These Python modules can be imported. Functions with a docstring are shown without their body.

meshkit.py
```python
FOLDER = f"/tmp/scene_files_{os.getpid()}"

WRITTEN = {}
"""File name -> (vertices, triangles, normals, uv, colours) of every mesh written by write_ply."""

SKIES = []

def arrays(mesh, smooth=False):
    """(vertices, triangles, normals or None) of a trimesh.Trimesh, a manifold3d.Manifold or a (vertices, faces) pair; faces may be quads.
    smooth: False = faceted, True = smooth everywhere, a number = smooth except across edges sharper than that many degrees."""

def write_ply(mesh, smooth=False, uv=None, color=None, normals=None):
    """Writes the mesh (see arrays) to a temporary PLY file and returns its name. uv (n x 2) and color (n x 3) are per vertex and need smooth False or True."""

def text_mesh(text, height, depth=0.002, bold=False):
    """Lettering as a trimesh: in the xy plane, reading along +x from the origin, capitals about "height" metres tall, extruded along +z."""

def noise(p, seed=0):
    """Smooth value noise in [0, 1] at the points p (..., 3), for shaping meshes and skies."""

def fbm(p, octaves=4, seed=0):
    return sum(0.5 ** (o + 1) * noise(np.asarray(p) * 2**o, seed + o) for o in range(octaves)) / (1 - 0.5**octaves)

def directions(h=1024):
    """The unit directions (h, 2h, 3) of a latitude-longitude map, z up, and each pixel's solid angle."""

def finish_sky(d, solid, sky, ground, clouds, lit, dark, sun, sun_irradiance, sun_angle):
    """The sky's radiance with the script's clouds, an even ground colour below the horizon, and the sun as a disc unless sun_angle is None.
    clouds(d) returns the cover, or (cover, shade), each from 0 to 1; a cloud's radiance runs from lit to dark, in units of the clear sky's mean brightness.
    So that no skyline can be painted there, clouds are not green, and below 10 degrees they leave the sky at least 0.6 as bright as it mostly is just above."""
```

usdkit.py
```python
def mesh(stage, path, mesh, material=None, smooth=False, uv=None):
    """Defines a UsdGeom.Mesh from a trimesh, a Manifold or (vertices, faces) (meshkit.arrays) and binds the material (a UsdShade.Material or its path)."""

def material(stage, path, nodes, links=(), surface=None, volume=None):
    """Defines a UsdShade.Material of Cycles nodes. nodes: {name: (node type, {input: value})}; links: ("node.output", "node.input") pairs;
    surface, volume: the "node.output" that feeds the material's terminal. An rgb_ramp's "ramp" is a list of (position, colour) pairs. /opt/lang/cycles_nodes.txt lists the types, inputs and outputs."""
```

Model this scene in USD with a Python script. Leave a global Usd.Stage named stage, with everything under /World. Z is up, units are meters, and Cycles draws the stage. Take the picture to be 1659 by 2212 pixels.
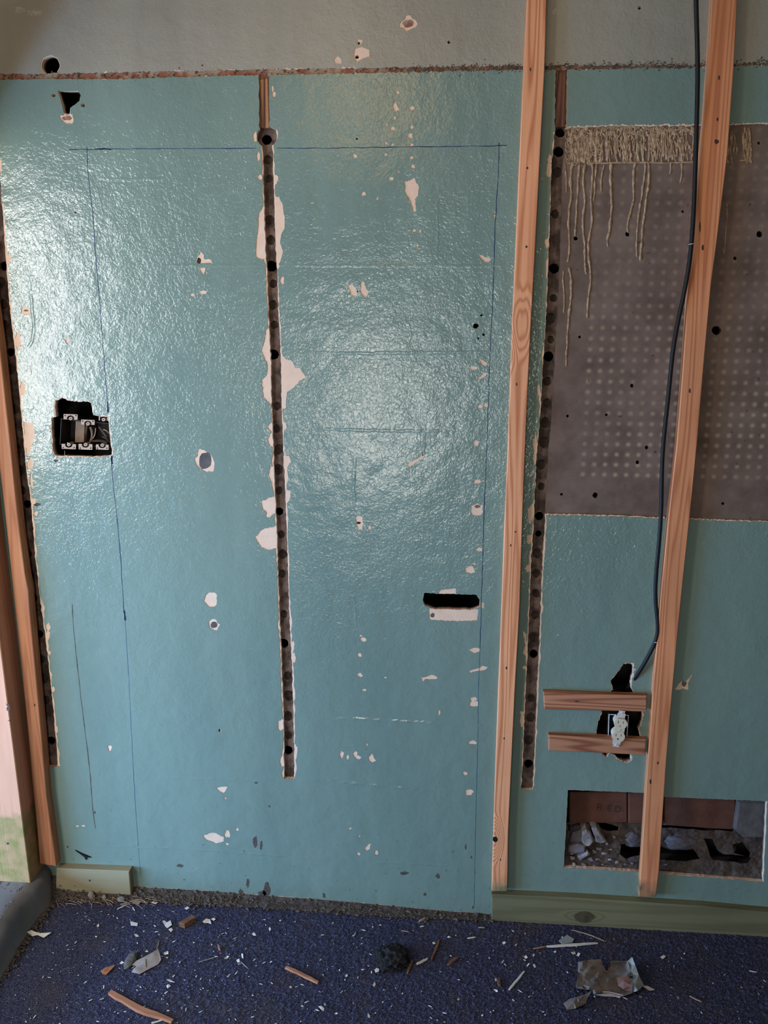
import math, random
import numpy as np, trimesh, usdkit
import shapely
from shapely.geometry import Polygon, LineString, Point, MultiPolygon, box as sbox
from shapely.ops import unary_union
from scipy.spatial import Delaunay
from pxr import Usd, UsdGeom, UsdLux, UsdShade, Gf, Sdf
import meshkit

stage = Usd.Stage.CreateInMemory()
UsdGeom.SetStageUpAxis(stage, 'Z'); UsdGeom.SetStageMetersPerUnit(stage, 1.0)
UsdGeom.Xform.Define(stage, '/World'); UsdGeom.Scope.Define(stage, '/World/Looks')
RNG = np.random.default_rng(7); random.seed(7)

# ---------------------------------------------------------------- camera
FPX, PITCH, YAW, ROLL, CAMD, CAMH = 1850.0, 0.2442, -0.0813, 0.002, 2.18, 1.7593
def basis():
    cp, sp, cy, sy = math.cos(PITCH), math.sin(PITCH), math.cos(YAW), math.sin(YAW)
    f = np.array([sy*cp, cy*cp, -sp]); rt = np.array([cy, -sy, 0.0]); up = np.cross(rt, f)
    cr, sr = math.cos(ROLL), math.sin(ROLL)
    return cr*rt + sr*up, -sr*rt + cr*up, f
BR, BU, BF = basis()
cam = UsdGeom.Camera.Define(stage, '/World/camera')
cam.AddTransformOp().Set(Gf.Matrix4d(*BR, 0, *BU, 0, *(-BF), 0, 0, -CAMD, CAMH, 1))
cam.CreateHorizontalApertureAttr(36.0); cam.CreateVerticalApertureAttr(48.0)
cam.CreateFocalLengthAttr(36.0*FPX/1659.0)
cam.CreateClippingRangeAttr(Gf.Vec2f(0.02, 100)); cam.CreateExposureAttr(0.13)

# ---------------------------------------------------------------- light: sky outside, daylight through openings out of view, one unseen warm lamp
dome = UsdLux.DomeLight.Define(stage, '/World/sky'); dome.CreateColorAttr(Gf.Vec3f(0.55, 0.7, 1.0)); dome.CreateIntensityAttr(0.2)
def rect(name, c, size, color, inten, rotx=0, rotz=0):
    l = UsdLux.RectLight.Define(stage, '/World/'+name)
    l.AddTranslateOp().Set(Gf.Vec3d(*c)); l.AddRotateZOp().Set(rotz); l.AddRotateXOp().Set(rotx)
    l.CreateWidthAttr(size[0]); l.CreateHeightAttr(size[1]); l.CreateColorAttr(Gf.Vec3f(*color)); l.CreateIntensityAttr(inten)
    return l
ROOM_Y, SIDE_Y = -4.6, -1.85
WIN = (-2.40, -1.78, 1.0, 2.16)       # unseen window at the left, placed to light the teal wall (x0, x1, z0, z1)
LOW_OPENING = (-1.62, -0.35, 0.10, 0.62)       # unseen low opening, placed to throw blue light on the lower wall (y0, y1, z0, z1)
LEFT_X = -2.62
FAR_WIN = (-1.05, -0.15, 0.35, 1.55)      # unseen window behind the camera, placed for the sheen at mid wall
rect('unseen_window_daylight', ((WIN[0]+WIN[1])/2, SIDE_Y-0.02, (WIN[2]+WIN[3])/2), (WIN[1]-WIN[0], WIN[3]-WIN[2]), (1.0, 0.96, 0.93), 17.5, 90)
rect('unseen_low_daylight', (LEFT_X-0.02, (LOW_OPENING[0]+LOW_OPENING[1])/2, (LOW_OPENING[2]+LOW_OPENING[3])/2), (LOW_OPENING[1]-LOW_OPENING[0], LOW_OPENING[3]-LOW_OPENING[2]), (0.52, 1.02, 1.86), 31.0, 90, -90)
rect('unseen_far_daylight', ((FAR_WIN[0]+FAR_WIN[1])/2, ROOM_Y-0.02, (FAR_WIN[2]+FAR_WIN[3])/2), (FAR_WIN[1]-FAR_WIN[0], FAR_WIN[3]-FAR_WIN[2]), (1.0, 0.93, 0.82), 9.8, 90)
LAMP = (-0.30, -0.9, 2.42)
lamp_l = UsdLux.SphereLight.Define(stage, '/World/unseen_lamp_light'); lamp_l.AddTranslateOp().Set(Gf.Vec3d(*LAMP))
lamp_l.CreateRadiusAttr(0.19); lamp_l.CreateColorAttr(Gf.Vec3f(1.0, 0.56, 0.16)); lamp_l.CreateIntensityAttr(2.9)  # lamp out of view, placed to warm the top of the wall

# ---------------------------------------------------------------- picture pixel -> point on a plane of the place
def ray(px, py):
    return (px-829.5)/FPX*BR + (1106-py)/FPX*BU + BF
def W(px, py, y=0.0):                 # on the vertical plane at depth y
    d = ray(px, py); t = (CAMD+y)/d[1]
    return np.array([d[0]*t, y, CAMH+d[2]*t])
def F(px, py, z=0.0):                 # on the horizontal plane at height z
    d = ray(px, py); t = (z-CAMH)/d[2]
    return np.array([d[0]*t, -CAMD+d[1]*t, z])
def wl(pts, y=0.0):                   # list of pixels -> list of (x, z)
    return [tuple(W(a, b, y)[[0, 2]]) for a, b in pts]
def zc(pts, s, ox, oy):               # coordinates read in an enlarged crop -> picture pixels
    return [(ox+a/s, oy+b/s) for a, b in pts]
def rough(poly, amp=0.0008, step=0.004, seed=0):
    """A ragged version of a polygon's outline."""
    rng = np.random.default_rng(seed+int(abs(poly.centroid.x*1e4))+int(abs(poly.centroid.y*1e4)))
    def ring(r):
        p = np.array(shapely.segmentize(LineString(r.coords), step).coords)[:-1]
        n = len(p); a = rng.normal(0, 1, n); a = (a + np.roll(a, 1) + .6*np.roll(a, 2))/1.6; b = rng.normal(0, 1, n)
        return p + np.stack([a, b], 1)*amp
    q = Polygon(ring(poly.exterior), [ring(i) for i in poly.interiors]).buffer(0)
    return q
def poly(pts, y=0.0, amp=0.0008, step=0.004):
    p = Polygon(wl(pts, y)).buffer(0)
    return rough(p, amp, step) if amp else p
def blob(cx, cy, rx, ry, n=14, jag=.22, rot=0.0, seed=None):
    rng = np.random.default_rng(int(cx*7+cy*13) if seed is None else seed)
    th = np.linspace(0, 2*np.pi, n, endpoint=False); r = 1+rng.uniform(-jag, jag, n)
    x, y = np.cos(th)*rx*r, np.sin(th)*ry*r
    return [(cx+x[i]*math.cos(rot)-y[i]*math.sin(rot), cy+x[i]*math.sin(rot)+y[i]*math.cos(rot)) for i in range(n)]

# ---------------------------------------------------------------- prims
used = {}
def number(path):
    k = used.get(path, 0); used[path] = k+1
    return path if k == 0 else f'{path}_{k:03d}'
def tag(prim, label=None, cat=None, group=None, kind=None):
    p = prim.GetPrim() if hasattr(prim, 'GetPrim') else prim
    for k, v in (('label', label), ('category', cat), ('group', group), ('kind', kind)):
        if v: p.SetCustomDataByKey(k, v)
    return p
def thing(name, label, cat, loc=(0, 0, 0), group=None, kind=None):
    x = UsdGeom.Xform.Define(stage, number('/World/'+name))
    if any(loc): x.AddTranslateOp().Set(Gf.Vec3d(*map(float, loc)))
    tag(x, label, cat, group, kind)
    return x
def part(parent, name, mesh, mat, smooth=False, label=None, kind=None):
    """A mesh in world coordinates made a child of parent (whose translation is taken off)."""
    pth = str(parent.GetPath()) if parent is not None else '/World'
    if hasattr(mesh, 'to_mesh'):
        m = mesh.to_mesh(); mesh = trimesh.Trimesh(m.vert_properties[:, :3], m.tri_verts, process=False)
    mesh = mesh.copy()
    if parent is not None:
        t = UsdGeom.Xformable(parent.GetPrim()).ComputeLocalToWorldTransform(Usd.TimeCode.Default()).ExtractTranslation()
        mesh.apply_translation([-t[0], -t[1], -t[2]])
    g = usdkit.mesh(stage, number(pth+'/'+name), mesh, mat, smooth=smooth)
    tag(g, label, kind=kind)
    return g
def single(name, mesh, mat, label, cat, group=None, kind=None, smooth=False):
    g = part(None, name, mesh, mat, smooth); tag(g, label, cat, group, kind); return g
cat_ = trimesh.util.concatenate
def geoms(p):
    return [g for g in getattr(p, 'geoms', [p]) if isinstance(g, Polygon) and g.area > 1e-7]
def extr(p, y0, y1):
    """Polygons in (x, z) as a slab from depth y0 (front) to y1 (back)."""
    ms = []
    for g in geoms(p):
        m = trimesh.creation.extrude_polygon(g, abs(y1-y0), engine='earcut')
        v = m.vertices.copy(); m.vertices = np.stack([v[:, 0], v[:, 2]+min(y0, y1), v[:, 1]], 1); m.invert(); ms.append(m)
    return cat_(ms)
def flat(p, y):
    ms = []
    for g in geoms(p):
        v, f = trimesh.creation.triangulate_polygon(g, engine='earcut')
        ms.append(trimesh.Trimesh(np.stack([v[:, 0], np.full(len(v), y), v[:, 1]], 1), f, process=False))
    return cat_(ms)
def bx(c0, c1):
    m = trimesh.creation.box(extents=np.abs(np.subtract(c1, c0))); m.apply_translation(np.add(c0, c1)/2.0); return m
def slab(ring, yf, yb, bev=0.002):
    """A board whose front outline is the (x, z) ring at depth yf, with a small bevel, back at yb."""
    p = shapely.geometry.polygon.orient(Polygon(ring)); r = np.array(p.exterior.coords)[:-1]; n = len(r)
    e0 = r-np.roll(r, 1, 0); e1 = np.roll(r, -1, 0)-r
    n0 = np.stack([e0[:, 1], -e0[:, 0]], 1); n0 /= np.linalg.norm(n0, axis=1)[:, None]
    n1 = np.stack([e1[:, 1], -e1[:, 0]], 1); n1 /= np.linalg.norm(n1, axis=1)[:, None]
    b = n0+n1; b /= (1+(n0*n1).sum(1))[:, None]
    r1 = r - b*bev
    def lv(q, y): return np.stack([q[:, 0], np.full(n, y), q[:, 1]], 1)
    v = np.vstack([lv(r1, yf), lv(r, yf+bev), lv(r, yb)])
    _, fc = trimesh.creation.triangulate_polygon(Polygon(r1), engine='earcut')
    vv, fc = trimesh.creation.triangulate_polygon(Polygon(r1), engine='earcut')
    # map the triangulation's own vertices back to ring order
    idx = np.argmin(((vv[:, None, :]-r1[None])**2).sum(-1), 1); fc = idx[fc]
    f = [tuple(t) for t in fc] + [(t[0]+2*n, t[2]+2*n, t[1]+2*n) for t in fc]
    for i in range(n):
        j = (i+1) % n
        for k in (0, 1): a, b_, c, d = k*n+i, k*n+j, (k+1)*n+j, (k+1)*n+i; f += [(a, d, c), (a, c, b_)]
    m = trimesh.Trimesh(v, f, process=False); trimesh.repair.fix_normals(m); return m
def tube(pts, r, sides=8, flat_y=1.0, caps=True):
    pts = np.array(pts, float); n = len(pts); r = np.broadcast_to(r, n)
    t = np.gradient(pts, axis=0); t /= np.linalg.norm(t, axis=1)[:, None]
    up = np.array([0, 1.0, 0]); v = []
    for i in range(n):
        a = np.cross(t[i], up)
        if np.linalg.norm(a) < 1e-3: a = np.array([1.0, 0, 0])
        a /= np.linalg.norm(a); b = np.cross(a, t[i])
        for k in range(sides):
            th = 2*np.pi*k/sides; o = a*math.cos(th)*r[i]+b*math.sin(th)*r[i]*flat_y; v.append(pts[i]+o)
    f = []
    for i in range(n-1):
        for k in range(sides):
            a, b, c, d = i*sides+k, i*sides+(k+1) % sides, (i+1)*sides+(k+1) % sides, (i+1)*sides+k; f += [(a, b, c), (a, c, d)]
    if caps:
        v += [pts[0], pts[-1]]; m = len(v)
        for k in range(sides): f += [(m-2, (k+1) % sides, k), (m-1, (n-1)*sides+k, (n-1)*sides+(k+1) % sides)]
    q = trimesh.Trimesh(v, f, process=False); trimesh.repair.fix_normals(q); return q
def spline(pts, n):
    from scipy.interpolate import CubicSpline
    p = np.array(pts, float); s = np.r_[0, np.cumsum(np.linalg.norm(np.diff(p, axis=0), axis=1))]
    return CubicSpline(s, p)(np.linspace(0, s[-1], n))
def lump(c, r, amp=.2, seed=0, sub=3, freq=2.0, flatbase=None):
    m = trimesh.creation.icosphere(subdivisions=sub); v = m.vertices
    d = meshkit.noise(v*freq+seed*17.3, seed) if True else 0
    d = d + .5*meshkit.noise(v*freq*2.3+seed*5.1, seed+1)
    m.vertices = v*(1+amp*d[:, None])*np.array(r)+np.array(c)
    if flatbase is not None: m.vertices[:, 2] = np.maximum(m.vertices[:, 2], flatbase)
    return m

# ---------------------------------------------------------------- materials
def mat(name, nodes, links, surf='p.BSDF'):
    return usdkit.material(stage, '/World/Looks/'+name, nodes, links, surface=surf)
def plain(name, col, rough=.7, col2=None, scale=20, bump=0, bscale=60, spec=.3, metal=0, detail=4, ramp=(.35, .65)):
    n = {'g': ('geometry', {}), 'p': ('principled_bsdf', {'base_color': col, 'roughness': rough, 'specular_ior_level': spec, 'metallic': metal})}; l = []
    if col2 is not None:
        n['n'] = ('noise_texture', {'scale': scale, 'detail': detail, 'roughness': .6}); n['r'] = ('rgb_ramp', {'ramp': [(ramp[0], col), (ramp[1], col2)]})
        l += [('g.position', 'n.vector'), ('n.fac', 'r.fac'), ('r.color', 'p.base_color')]
    if bump:
        n['bn'] = ('noise_texture', {'scale': bscale, 'detail': 4, 'roughness': .6}); n['b'] = ('bump', {'strength': 1.0, 'distance': bump})
        l += [('g.position', 'bn.vector'), ('bn.fac', 'b.height'), ('b.normal', 'p.normal')]
    return mat(name, n, l)
def wood(name, light, dark, axis='z', knots=(), seed=0, rough_=.55, green=None, gz=None, gsoft=.02, freq=34, streak=.55):
    """Sawn softwood: growth-ring lines along the board, bent round its knots; green = the treated end, below height gz."""
    sc = {'z': (22, 22, .9), 'x': (.9, 22, 22)}[axis]; sf = {'z': (420, 420, 6), 'x': (6, 420, 420)}[axis]
    ks = (1.0, 1.0, .34) if axis == 'z' else (.34, 1.0, 1.0)
    n = {'g': ('geometry', {}), 'm': ('mapping', {'scale': sc, 'location': (seed*1.7, seed*.9, seed*2.3)}), 'mf': ('mapping', {'scale': sf, 'location': (seed, 0, seed)}),
         'n': ('noise_texture', {'scale': 1.0, 'detail': 1.5, 'roughness': .4}), 'nf': ('noise_texture', {'scale': 1.0, 'detail': 2.0}),
         'k': ('math', {'math_type': 'multiply', 'value2': float(freq)}), 'sn': ('math', {'math_type': 'sine'}),
         'h': ('math', {'math_type': 'multiply_add', 'value2': .5, 'value3': .5}), 'pw': ('math', {'math_type': 'power', 'value2': 2.2}),
         'fm': ('math', {'math_type': 'multiply_add', 'value2': .55, 'value3': -.12}), 'ad': ('math', {'math_type': 'add', 'use_clamp': True}),
         'mx': ('mix_color', {'a': light, 'b': dark}), 'st': ('math', {'math_type': 'multiply', 'value2': float(streak)}),
         'big': ('noise_texture', {'scale': 3.0, 'detail': 3.0}), 'bg': ('map_range', {'from_min': .3, 'from_max': .7, 'to_min': .86, 'to_max': 1.1}),
         'vm': ('vector_math', {'math_type': 'scale'}),
         'b': ('bump', {'strength': .6, 'distance': .0006}), 'p': ('principled_bsdf', {'roughness': rough_, 'specular_ior_level': .3})}
    l = [('g.position', 'm.vector'), ('g.position', 'mf.vector'), ('m.vector', 'n.vector'), ('mf.vector', 'nf.vector'), ('n.fac', 'k.value1')]
    last = 'k.value'
    for i, (kp, amp, rad) in enumerate(knots):
        n[f'kd{i}'] = ('vector_math', {'math_type': 'distance', 'vector2': tuple(float(x)*q for x, q in zip(kp, ks))}); n[f'ks{i}'] = ('mapping', {'scale': ks})
        n[f'kr{i}'] = ('map_range', {'range_type': 'smootherstep', 'from_min': 0.0, 'from_max': float(rad), 'to_min': float(amp), 'to_max': 0.0, 'clamp': True})
        n[f'ka{i}'] = ('math', {'math_type': 'add'})
        l += [('g.position', f'ks{i}.vector'), (f'ks{i}.vector', f'kd{i}.vector1'), (f'kd{i}.value', f'kr{i}.value'), (last, f'ka{i}.value1'), (f'kr{i}.result', f'ka{i}.value2')]; last = f'ka{i}.value'
    l += [(last, 'sn.value1'), ('sn.value', 'h.value1'), ('h.value', 'pw.value1'), ('pw.value', 'st.value1'), ('nf.fac', 'fm.value1'), ('st.value', 'ad.value1'), ('fm.value', 'ad.value2'),
          ('ad.value', 'mx.fac'), ('g.position', 'big.vector'), ('big.fac', 'bg.value'), ('mx.result', 'vm.vector1'), ('bg.result', 'vm.scale')]
    col = 'vm.vector'
    if green is not None:
        n.update({'sx': ('separate_xyz', {}), 'gn': ('noise_texture', {'scale': 28.0, 'detail': 3.0}), 'ga': ('math', {'math_type': 'multiply_add', 'value2': .05, 'value3': -.025}), 'gb': ('math', {'math_type': 'add'}),
                  'gr': ('map_range', {'from_min': gz-gsoft, 'from_max': gz+gsoft, 'to_min': .95, 'to_max': 0.0, 'clamp': True}),
                  'g2': ('rgb_ramp', {'ramp': [(.35, green), (.6, tuple(c*.55+d*.4 for c, d in zip(green, light)))]}), 'gm': ('mix_color', {})})
        l += [('g.position', 'sx.vector'), ('g.position', 'gn.vector'), ('gn.fac', 'ga.value1'), ('sx.z', 'gb.value1'), ('ga.value', 'gb.value2'), ('gb.value', 'gr.value'), ('gn.fac', 'g2.fac'),
              (col, 'gm.a'), ('g2.color', 'gm.b'), ('gr.result', 'gm.fac')]; col = 'gm.result'
    l += [(col, 'p.base_color'), ('ad.value', 'b.height'), ('b.normal', 'p.normal')]
    return mat(name, n, l)

def paint(name, c1, c2, floor_dirt=True, gloss=.12, relief=.00125, stain=(.05, .06, .045)):
    """Thick glossy paint with a rolled, wrinkled texture; smoother in places; scuffs low on the wall."""
    n = {'g': ('geometry', {}), 'sx': ('separate_xyz', {}),
         'w': ('noise_texture', {'scale': 9.0, 'detail': 2.0}), 'ws': ('vector_math', {'math_type': 'scale', 'scale': .02}), 'wa': ('vector_math', {'math_type': 'add'}),
         'n1': ('noise_texture', {'scale': 138.0, 'detail': 2.0, 'roughness': .5, 'distortion': .7}),
         'n2': ('noise_texture', {'scale': 17.0, 'detail': 2.0}),
         'mk': ('noise_texture', {'scale': 2.1, 'detail': 2.0}), 'mr': ('map_range', {'from_min': .38, 'from_max': .6, 'to_min': .45, 'to_max': 1.0, 'clamp': True}),
         'zr': ('map_range', {'from_min': .15, 'from_max': 1.1, 'to_min': .32, 'to_max': 1.0, 'clamp': True}), 'mm': ('math', {'math_type': 'multiply'}),
         'hm': ('math', {'math_type': 'multiply'}),
         'b1': ('bump', {'strength': 1.0, 'distance': relief}), 'b2': ('bump', {'strength': 1.0, 'distance': .0028}),
         'cm': ('mapping', {'scale': (3.2, 3.2, .55)}), 'cn': ('noise_texture', {'scale': 1.0, 'detail': 5.0, 'roughness': .6}), 'cr': ('rgb_ramp', {'ramp': [(.36, c2), (.58, c1)]}),
         'sp': ('noise_texture', {'scale': 62.0, 'detail': 4.0, 'roughness': .65}), 'spr': ('map_range', {'from_min': .635, 'from_max': .69, 'to_min': 0.0, 'to_max': .75, 'clamp': True}),
         'sz': ('map_range', {'from_min': .02, 'from_max': .42, 'to_min': 1.0, 'to_max': .0, 'clamp': True}), 'sm': ('math', {'math_type': 'multiply'}),
         'mx': ('mix_color', {'b': stain}), 'p': ('principled_bsdf', {'roughness': gloss, 'specular_ior_level': .5, 'ior': 1.5})}
    l = [('g.position', 'sx.vector'), ('g.position', 'w.vector'), ('w.color', 'ws.vector1'), ('g.position', 'wa.vector1'), ('ws.vector', 'wa.vector2'), ('wa.vector', 'n1.vector'), ('g.position', 'n2.vector'),
         ('g.position', 'mk.vector'), ('mk.fac', 'mr.value'), ('sx.z', 'zr.value'), ('mr.result', 'mm.value1'), ('zr.result', 'mm.value2'), ('n1.fac', 'hm.value1'), ('mm.value', 'hm.value2'),
         ('hm.value', 'b1.height'), ('n2.fac', 'b2.height'), ('b2.normal', 'b1.normal'), ('b1.normal', 'p.normal'),
         ('g.position', 'cm.vector'), ('cm.vector', 'cn.vector'), ('cn.fac', 'cr.fac'), ('cr.color', 'mx.a'),
         ('g.position', 'sp.vector'), ('sp.fac', 'spr.value'), ('sx.z', 'sz.value'), ('spr.result', 'sm.value1'), ('sz.result', 'sm.value2'), ('sm.value', 'mx.fac'), ('mx.result', 'p.base_color')]
    return mat(name, n, l)

M = {}
M['paint'] = paint('teal_paint', (.180, .264, .228), (.148, .224, .196))
M['frieze'] = paint('olive_paint', (.30, .29, .235), (.25, .245, .20), relief=.0010, gloss=.45)
M['plaster'] = plain('pink_plaster', (.74, .555, .425), .85, (.68, .50, .375), 30, .0004, 180)
M['lath'] = plain('plaster_lath', (.165, .118, .098), .9, (.05, .035, .029), 30, .0014, 90, ramp=(.38, .6))
M['plug'] = plain('dark_plaster_key', (.06, .042, .034), .95, (.022, .016, .013), 60, .001, 120)
M['cavity'] = plain('cavity_dark', (.03, .026, .024), .95, (.015, .013, .012), 12)
M['rust'] = plain('crack_filler', (.24, .10, .065), .9, (.33, .25, .18), 38, .002, 90, ramp=(.42, .6))
M['rustbits'] = plain('crack_crumbs', (.22, .13, .085), .9, (.07, .06, .05), 55, .0015, 150, ramp=(.4, .6))
M['ink'] = plain('blue_ink', (.012, .035, .10), .6)
M['ink2'] = plain('faded_ink', (.04, .11, .17), .6)
M['glue'] = plain('dried_adhesive', (.42, .30, .19), .75, (.22, .145, .09), 120, .0012, 260, ramp=(.4, .66))
M['rubber'] = plain('black_cable', (.010, .010, .010), .5, bump=.0003, bscale=200, spec=.22)
M['ivory'] = plain('ivory_plastic', (.60, .555, .43), .35, spec=.5)
M['white'] = plain('white_plastic', (.75, .76, .76), .4)
M['steel'] = plain('galvanised_steel', (.72, .73, .74), .42, metal=.35)
M['slot'] = plain('slot_dark', (.006, .006, .006), .8)
M['bakelite'] = plain('dark_box', (.035, .03, .027), .7, (.02, .017, .015), 30)
M['tan'] = plain('fibre_tab', (.42, .33, .26), .7, (.34, .26, .20), 60)
M['card'] = plain('tan_divider', (.20, .135, .085), .8, (.14, .09, .055), 30)
M['brick'] = plain('old_brick', (.145, .066, .045), .9, (.10, .045, .032), 20, .001, 160)
M['brickletter'] = plain('brick_letter', (.06, .028, .02), .9)
M['mortar'] = plain('grey_mortar', (.13, .125, .13), .95, (.075, .07, .072), 18, .003, 40)
M['rubble'] = plain('pale_rubble', (.40, .38, .39), .95, (.15, .14, .15), 22, .003, 45)
M['lumpgrey'] = plain('grey_lump', (.19, .185, .22), .95, (.07, .068, .078), 14, .003, 40)
M['brown'] = plain('brown_lining', (.075, .055, .045), .95, (.045, .034, .028), 20)
M['flake'] = plain('paint_flake', (.80, .78, .72), .6)
M['greyflake'] = plain('grey_flake', (.30, .33, .32), .8)
M['paper'] = plain('torn_paper', (.22, .19, .165), .9, (.145, .125, .115), 28, .0008, 120)
M['pinkpaper'] = plain('pink_stain_paper', (.34, .20, .19), .9, (.22, .16, .15), 40)
M['bluepaper'] = plain('blue_paper', (.27, .30, .30), .85)
M['greycard'] = plain('grey_card', (.42, .38, .37), .85, (.33, .30, .30), 40)
M['foam'] = plain('grey_foam', (.17, .17, .165), .95, (.09, .09, .09), 60, .002, 120)
M['fuzz'] = plain('carpet_fuzz', (.03, .03, .034), 1.0, (.012, .012, .015), 60, .004, 150)
M['splinter'] = wood('splinter_wood', (.50, .235, .13), (.33, .13, .065), 'x', seed=3)
M['splinter2'] = wood('brown_splinter', (.22, .11, .06), (.12, .06, .035), 'x', seed=5)
M['whitewood'] = wood('white_shaving', (.74, .73, .68), (.55, .5, .42), 'x', seed=9, streak=.25)
M['tanwood'] = wood('tan_twig', (.40, .31, .22), (.25, .18, .12), 'x', seed=2)
M['stone'] = plain('pebble', (.30, .28, .25), .85, (.20, .19, .18), 50)
M['concrete'] = plain('dirty_concrete', (.23, .17, .14), .9, (.10, .08, .075), 11, .002, 55)
M['concface'] = plain('smooth_curb', (.19, .185, .19), .8, (.14, .135, .14), 7, .0008, 40)
M['ceil'] = plain('warm_ceiling', (.40, .28, .16), .8, (.34, .23, .13), 3)
M['wallp'] = plain('room_plaster', (.42, .36, .29), .85, (.36, .30, .24), 2)
M['trim'] = plain('window_trim', (.6, .58, .54), .5)
M['nail'] = plain('nail_head', (.05, .035, .03), .5)
def speck(name, cols, rough_=.85):
    n = {'g': ('geometry', {}), 'r': ('rgb_ramp', {'ramp': [(i/(len(cols)-1), c) for i, c in enumerate(cols)], 'interpolate': False}), 'p': ('principled_bsdf', {'roughness': rough_})}
    return mat(name, n, [('g.random_per_island', 'r.fac'), ('r.color', 'p.base_color')])
M['crumbs'] = speck('crumbs', [(.10, .08, .065), (.045, .04, .04), (.20, .155, .11), (.07, .055, .05), (.13, .12, .12), (.05, .04, .035), (.38, .33, .27), (.09, .09, .11), (.16, .10, .07)])
M['specks'] = speck('specks', [(.78, .77, .72), (.55, .5, .45), (.7, .68, .6), (.30, .27, .25), (.62, .6, .58), (.36, .22, .13)])
# carpet
n = {'g': ('geometry', {}), 'a': ('noise_texture', {'scale': 330.0, 'detail': 2.5}), 'r': ('rgb_ramp', {'ramp': [(.30, (.013, .016, .038)), (.5, (.058, .066, .135)), (.64, (.11, .12, .19)), (.75, (.25, .255, .32))]}),
     'd': ('noise_texture', {'scale': 6.0, 'detail': 4.0, 'roughness': .6}), 'dr': ('map_range', {'from_min': .5, 'from_max': .74, 'to_min': 0.0, 'to_max': .6, 'clamp': True}),
     'mx': ('mix_color', {'b': (.10, .085, .085)}), 'b': ('bump', {'strength': 1.0, 'distance': .004}), 'p': ('principled_bsdf', {'roughness': 1.0, 'specular_ior_level': .1})}
M['carpet'] = mat('navy_carpet', n, [('g.position', 'a.vector'), ('a.fac', 'r.fac'), ('g.position', 'd.vector'), ('d.fac', 'dr.value'), ('r.color', 'mx.a'), ('dr.result', 'mx.fac'), ('mx.result', 'p.base_color'), ('a.fac', 'b.height'), ('b.normal', 'p.normal')])
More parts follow.
